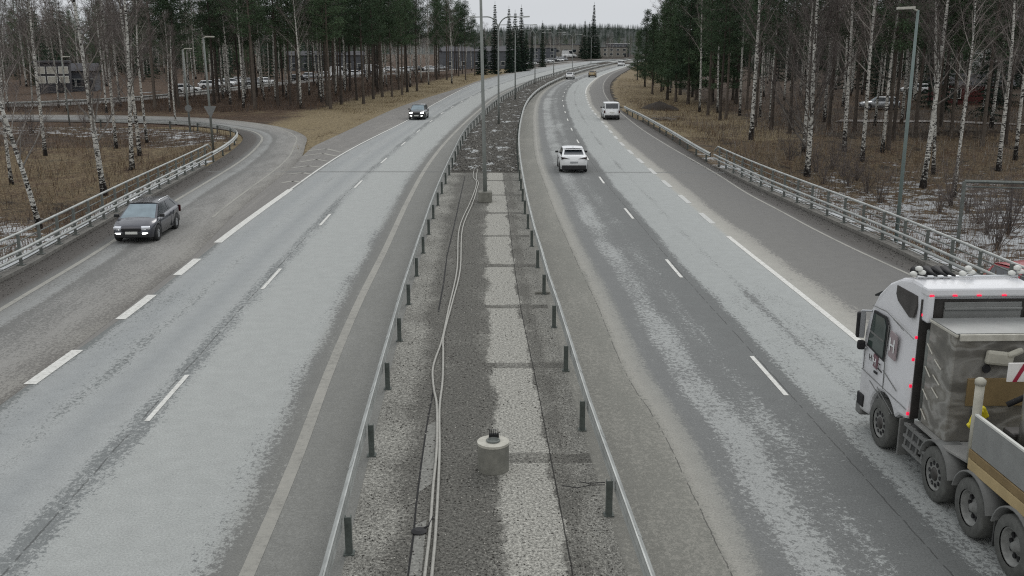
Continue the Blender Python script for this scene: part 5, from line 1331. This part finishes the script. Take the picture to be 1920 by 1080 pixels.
b=MB(); b.tube([(-.9,-3.8,2.4),(-.3,-3.9,2.75),(.4,-3.8,2.5),(1,-4,2.9)],.05,8); b.tube([(-.7,-4.9,1.7),(-.75,-4.5,2.3),(-.2,-4.0,2.5)],.04,8); b.tube([(-.95,-5.2,1.5),(-.9,-4.9,2.2),(-.6,-4.8,2.4),(0,-5,2.0)],.035,8); b.build('hoses',M['black'],tk,True)
# striped warning board
M['stripe_white']=simple('sign_white',S(214,212,208),.5,0,.05); M['stripe_red']=simple('sign_red',S(142,38,58),.5,0,.08)
b=MB(); b.box(-.40,-3.70,2.93,1.0,.03,.32); wbd=b.build('warning_board',M['stripe_white'],tk)
b=MB()
for x in(-.78,-.52,-.26,.0): b.prism([(x-.04,2.77),(x+.03,2.77),(x+.19,3.09),(x+.12,3.09)],-3.728,-3.72,'Y')
b.build('stripes',M['stripe_red'],wbd)

# settle the cab's upper part to the true roof height
done=set()
for o in kids(tk):
    if o.type=='MESH' and o.name.split('.')[0] in ('cab','roof_side_panel','roof_bar','beacon','air_horns','roof_fairing','cab_rear_wall','rear_panel','rear_side_panel','marker_light','panel_seams','sun_visor','windscreen','side_window','window_seal','painted_window_reflection','mirror','mirror_arm','exhaust_stack'):
        if o.data in done: continue
        done.add(o.data)
        for v in o.data.vertices:
            if v.co.z>2.3: v.co.z=2.3+(v.co.z-2.3)*.86

# ================================================================== far buildings, parked vehicles
def building(name,loc,w,d,h,rz,wall,roofm,label,rows_=1,cols=4,pitch=0,win=(1.2,1.1),cat='building',group=None,frame=True,z0=1.1,fh=3.0,cols_side=2,pane=None):
    e=empty(name,loc,rz); tag(e,label,cat,group)
    b=MB(); b.box(0,0,h/2,w,d,h); b.build('wall',wall,e)
    b=MB()
    if pitch: b.prism([(-d/2-.4,h),(d/2+.4,h),(0,h+pitch)],-w/2-.4,w/2+.4,'X')
    else: b.box(0,0,h+.15,w+.4,d+.4,.3)
    b.build('roof',roofm,e)
    for r_ in range(rows_):
        for c in range(cols):
            x=-w/2+w*(c+.5)/cols; z=z0+win[1]/2+r_*fh
            q=MB(); q.box(x,-d/2-.03,z,win[0]+.2,.08,win[1]+.2); f=q.build('window',M['plate'],e); q=MB(); q.box(x,-d/2-.08,z,win[0],.03,win[1]); q.build('pane',pane or M['glass'],f)
    q=MB(); q.box(w/2-1.2,-d/2-.03,1.05,1.1,.1,2.1); q.build('door',M['plastic'],e)
    return e
M['wall_white']=simple('pale_wall',S(196,197,196),.85,0,.08,.5); M['wall_grey']=simple('grey_wall',S(88,91,96),.85,0,.1,.5); M['wall_red']=simple('red_wall',S(88,46,44),.85,0,.12,.5); M['roof_dark']=simple('dark_roof',S(62,62,66),.8,0,.1,.5); M['wall_beige']=simple('beige_wall',S(128,125,118),.85,0,.1,.5)
def bat(x,y,dz=0): X,Y,_=G(x,y); return (X,Y,0)
building('office_building',bat(104,176),5.2,5,5.0,R(20),M['roof_dark'],M['roof_dark'],'small two storey dark building with pale window bands between the birches',2,3,0,(1.3,.95),z0=1.9,fh=1.5,pane=M['lid'])  # pale pane colour stands in for white reflections in the windows
building('house',bat(150,172),6,7,3.6,R(15),M['wall_grey'],M['roof_dark'],'low grey building with small windows right of the two storey one',1,4,1.2)
building('warehouse',bat(1085,105),20,14,5.5,0,M['wall_grey'],M['wall_grey'],'grey hall behind the white trucks near the far bend',1,5,1.8,(2,1),z0=3.4)
building('commercial_building',bat(1135,106.5),26,14,5.5,R(-6),M['wall_beige'],M['roof_dark'],'pale two storey building left of the tall pines at the far bend',2,7,0,(1.6,1.2),z0=1.0,fh=2.5)
building('commercial_building',bat(1158,106),14,12,7.5,R(-6),M['wall_grey'],M['wall_white'],'tall pale grey block at the right end of the far buildings',3,4,0,(1.6,1.1),z0=1.0,fh=2.3)
building('apartment_block',bat(1010,112),16,12,5.5,R(5),M['wall_grey'],M['roof_dark'],'grey block behind the two pointed spruces',2,4,0,(1.6,1.3),fh=3)
building('warehouse',bat(1045,108),40,14,7,0,M['wall_beige'],M['roof_dark'],'long low beige building behind the car park',1,9,0,(2.4,1.6),z0=3)
building('warehouse',bat(900,128),26,12,5.5,R(12),M['wall_grey'],M['roof_dark'],'low grey building behind the end of the left wood',1,6,1.5)
building('shed',bat(612,133),22,9,4.6,R(14),M['wall_grey'],M['roof_dark'],'long grey shed behind the parked cars of the left wood',1,7,1.2)
# right side buildings seen through the trees
building('shed',(60,132,height(60,132)-.3),9,6,2.7,R(-12),M['wall_red'],M['roof_dark'],'dark red shed seen between the birch trunks behind the greenish lamp pole',1,2,1.4)
building('shed',(86,150,height(86,150)-.3),11,7,3.0,R(-18),M['wall_red'],M['wall_white'],'red brown building far behind the portal frame',1,4,1.2)
building('hall',(98,185,height(98,185)-.3),26,12,7,R(-20),M['wall_white'],M['roof_dark'],'pale hall behind the trunks at the right edge',1,5,0,(2.4,2),z0=2.5)
# light gravel path behind the right wood
ptb=MB(); P=crs([(34,104),(48,96),(62,86),(80,72)],6)
poly_line(ptb,P,3.2,0); vs=[(x,y,height(x,y)+.10) for x,y,z in ptb.v]; ptb.v=vs; tag(ptb.build('path',simple('gravel_path',S(128,124,120),.95,0,.3,1)),kind='structure')
# parked vehicles: one hatchback and one van, copied
pk=car('parked_car',(0,0,0),0,M['white_paint'],'white pickup like car parked by the side road left of the nearest lamp poles','car',L=4.4,W=1.8,H=1.5,wb=2.6,wr=.32,top=[(-2.2,.95),(.9,.95),(2.0,.82),(2.2,.65)],gh=(1.0,.3,-1.6,-2.1),rw=.62,group='cars parked along the left side road')
pv=car('parked_van',(0,0,0),0,M['white_paint'],'white van parked between the cars beyond the left wood','van',L=5.6,W=2.0,H=2.5,wb=3.3,wr=.34,top=[(-2.8,1.3),(1.5,1.3),(2.5,1.05),(2.8,.85)],gh=(1.9,1.0,-2.6,-2.78),rw=.76,rear='panel',group='vans parked along the left side road')
kc,kv=allkids(pk),allkids(pv)
def recolor(root,ch,mat):
    for c in ch:
        if c.data and c.data.materials and c.data.materials[0]==M['white_paint'] and c.name.split('.')[0] in('body','cabin_frame','roof'):
            c.material_slots[0].link='OBJECT'; c.material_slots[0].material=mat
def clone(root,ch,loc,rz,mat,label,group):
    m={root:root.copy()}; COL.objects.link(m[root]); m[root].location=loc; m[root].rotation_euler=(0,0,rz); m[root]['label']=label; m[root]['group']=group; nl=[]
    for c in ch:
        d=c.copy(); COL.objects.link(d); d.parent=m[c.parent]; m[c]=d; nl.append(d)
    if mat: recolor(m[root],nl,mat)
    return m[root]
X,Y,_=G(352,174); pk.location=(X,Y,0); pk.rotation_euler=(0,0,R(-75)); pk['label']='white car by the side road, left of the nearest lamp pole and its yield sign'
X,Y,_=G(640,144); pv.location=(X,Y,0); pv.rotation_euler=(0,0,R(-70))
pv['label']='white van parked beyond the middle of the left wood'
mats={'w':M['white_paint'],'s':M['silver'],'b':M['blue_paint'],'k':M['black_paint'],'g':M['grey_paint'],'r':M['red_paint']}
GL='parked car seen through the trunks of the left wood'; GV='white van seen through the trunks of the left wood'
for x,y,c,k in [(395,166,'w','c'),(418,163,'w','c'),(436,161,'w','c'),(455,158,'w','c'),(478,160,'s','c'),(500,159,'w','c'),(560,152,'k','c'),(585,148,'s','c'),(612,146,'w','c'),(668,143,'w','c'),(690,141,'g','c'),(702,139,'w','v'),(733,135,'w','c'),(755,137,'w','c'),(768,134,'s','c'),(785,133,'k','c'),(808,133,'w','c'),(826,131,'s','c')]:
    X,Y,_=G(x,y); j=random.uniform(-.1,.1)
    if k=='v': clone(pv,kv,(X,Y,0),R(-72)+j,mats[c],GV,'vans parked beyond the left wood')
    else: clone(pk,kc,(X,Y,0),R(-72)+j,mats[c],{'w':'white','s':'silver','b':'blue','k':'black','g':'grey','r':'red'}[c]+' '+GL,'parked '+{'w':'white','s':'silver','b':'blue','k':'black','g':'grey','r':'red'}[c]+' cars beyond the left wood')
for x,y,c,k in [(1022,118,'s','c'),(1030,117,'w','c'),(1040,116,'k','c'),(1048,115,'w','c'),(1056,114,'s','c'),(1034,112.5,'k','c'),(1045,112,'w','c'),(1056,111.5,'k','c'),(865,122,'w','c'),(872,124,'w','v'),(944,118,'w','c'),(996,122,'w','c'),(1007,119,'k','c')]:
    X,Y,_=G(x,y); n_={'w':'white','s':'silver','k':'dark'}[c]
    if k=='v': clone(pv,kv,(X,Y,0),R(-80),mats[c],'white van on the far yard behind the spruces','vans on the far yard')
    else: clone(pk,kc,(X,Y,0),R(-80)+random.uniform(-.2,.2),mats[c],n_+' car parked in the far car park before the buildings',n_+' cars in the far car park')
for i,(x,y) in enumerate([(1067,108.5),(1078,108.2),(1087,108)]):
    X,Y,_=G(x,y); q=clone(pv,kv,(X,Y,0),R(-88),mats['w'],['left one of three white delivery trucks before the grey hall','middle one of three white delivery trucks before the grey hall','right one of three white delivery trucks before the grey hall'][i],'white trucks before the grey hall'); q.scale=(1.5,1.5,1.6)
X,Y,_=G(1950,524,-2.1); rc=clone(pk,kc,(X,Y,height(X,Y)),R(-70),mats['r'],'red car below the bridge railing at the right photo edge',''); del rc['group']; rc.scale=(1.2,1.2,1.25)
for x,y,c in [(1648,205,'s'),(1716,175,'w'),(1800,190,'w')]:
    X,Y=T(x,y)[:2]; clone(pk,kc,(X,Y,height(X,Y)),R(80),mats[c],{'1648':'silver car half hidden by trunks left of the greenish lamp pole','1716':'white car behind the tall thick birch and the greenish lamp pole','1800':'white car among dark trunks before the red brown building'}[str(x)],'cars behind the right wood')
# side road guard rails
fr=offs(fa,-4.0); seg=[p.copy() for p in fr[6:34]]; 
rail('guard_rail',seg,1,'low guard rail along the side road beyond the slip road bend',4.0,1.0)
# portal frame over the underpass
pf=empty('portal_frame',T(1795,462)); tag(pf,'grey steel frame with a long top beam standing below the bridge railing on the right','steel frame')
X0=Vector(T(1795,462)); zt=zat(1802,340,X0.y)-X0.z
b=MB(); b.box(0,0,zt/2,.16,.16,zt); b.build('leg',M['galv_dark'],pf)
b=MB(); b.box(8.2,-1.6,zt/2,.16,.16,zt); b.build('leg',M['galv_dark'],pf)
b=MB(); b.tube([(0,0,zt),(8.2,-1.6,zt)],.10,4); b.tube([(0,0,zt-.3),(8.2,-1.6,zt-.3)],.05,4); b.build('beam',M['galv_dark'],pf)
# earth heap and branch pile right of the guard rail start
X,Y,Z=T(1236,205)
b=MB(); vs=[];fs=[];n=20;m=5
for k in range(m):
    t=k/(m-1); rr=2.6*(1-t)
    for i in range(n): a=2*PI*i/n; q=1+.3*mnoise.noise((math.cos(a)*2,math.sin(a)*2,k*.8)); vs.append((rr*q*math.cos(a),rr*q*.8*math.sin(a),1.1*t**.8*(1+.2*mnoise.noise((a,k,2)))))
fs=[(k*n+i,k*n+(i+1)%n,(k+1)*n+(i+1)%n,(k+1)*n+i) for k in range(m-1) for i in range(n)]
b.add(vs,fs); tag(b.build('earth_heap',simple('dark_earth',S(48,42,36),.95,0,.3,3),None,True,(X,Y,Z-.05)),'dark heap of earth on the grass just past the start of the right guard rail','earth heap')
random.seed(77)
X,Y,Z=T(1245,226); b=MB()
for k in range(26): a=random.uniform(0,PI); l=random.uniform(.5,1.4); c=(random.uniform(-1.3,1.3),random.uniform(-.6,.6),random.uniform(.05,.45)); b.tube([(c[0]-l*math.cos(a)/2,c[1]-l*math.sin(a)/2,c[2]),(c[0],c[1],c[2]+.05),(c[0]+l*math.cos(a)/2,c[1]+l*math.sin(a)/2,c[2])],.03,5)
tag(b.build('branch_pile',M['limb'],None,False,(X,Y,Z)),'pile of cut branches beside the right guard rail, nearer than the earth heap','branch pile')


sc.cycles.use_denoising=False; sc.cycles.filter_width=1.15
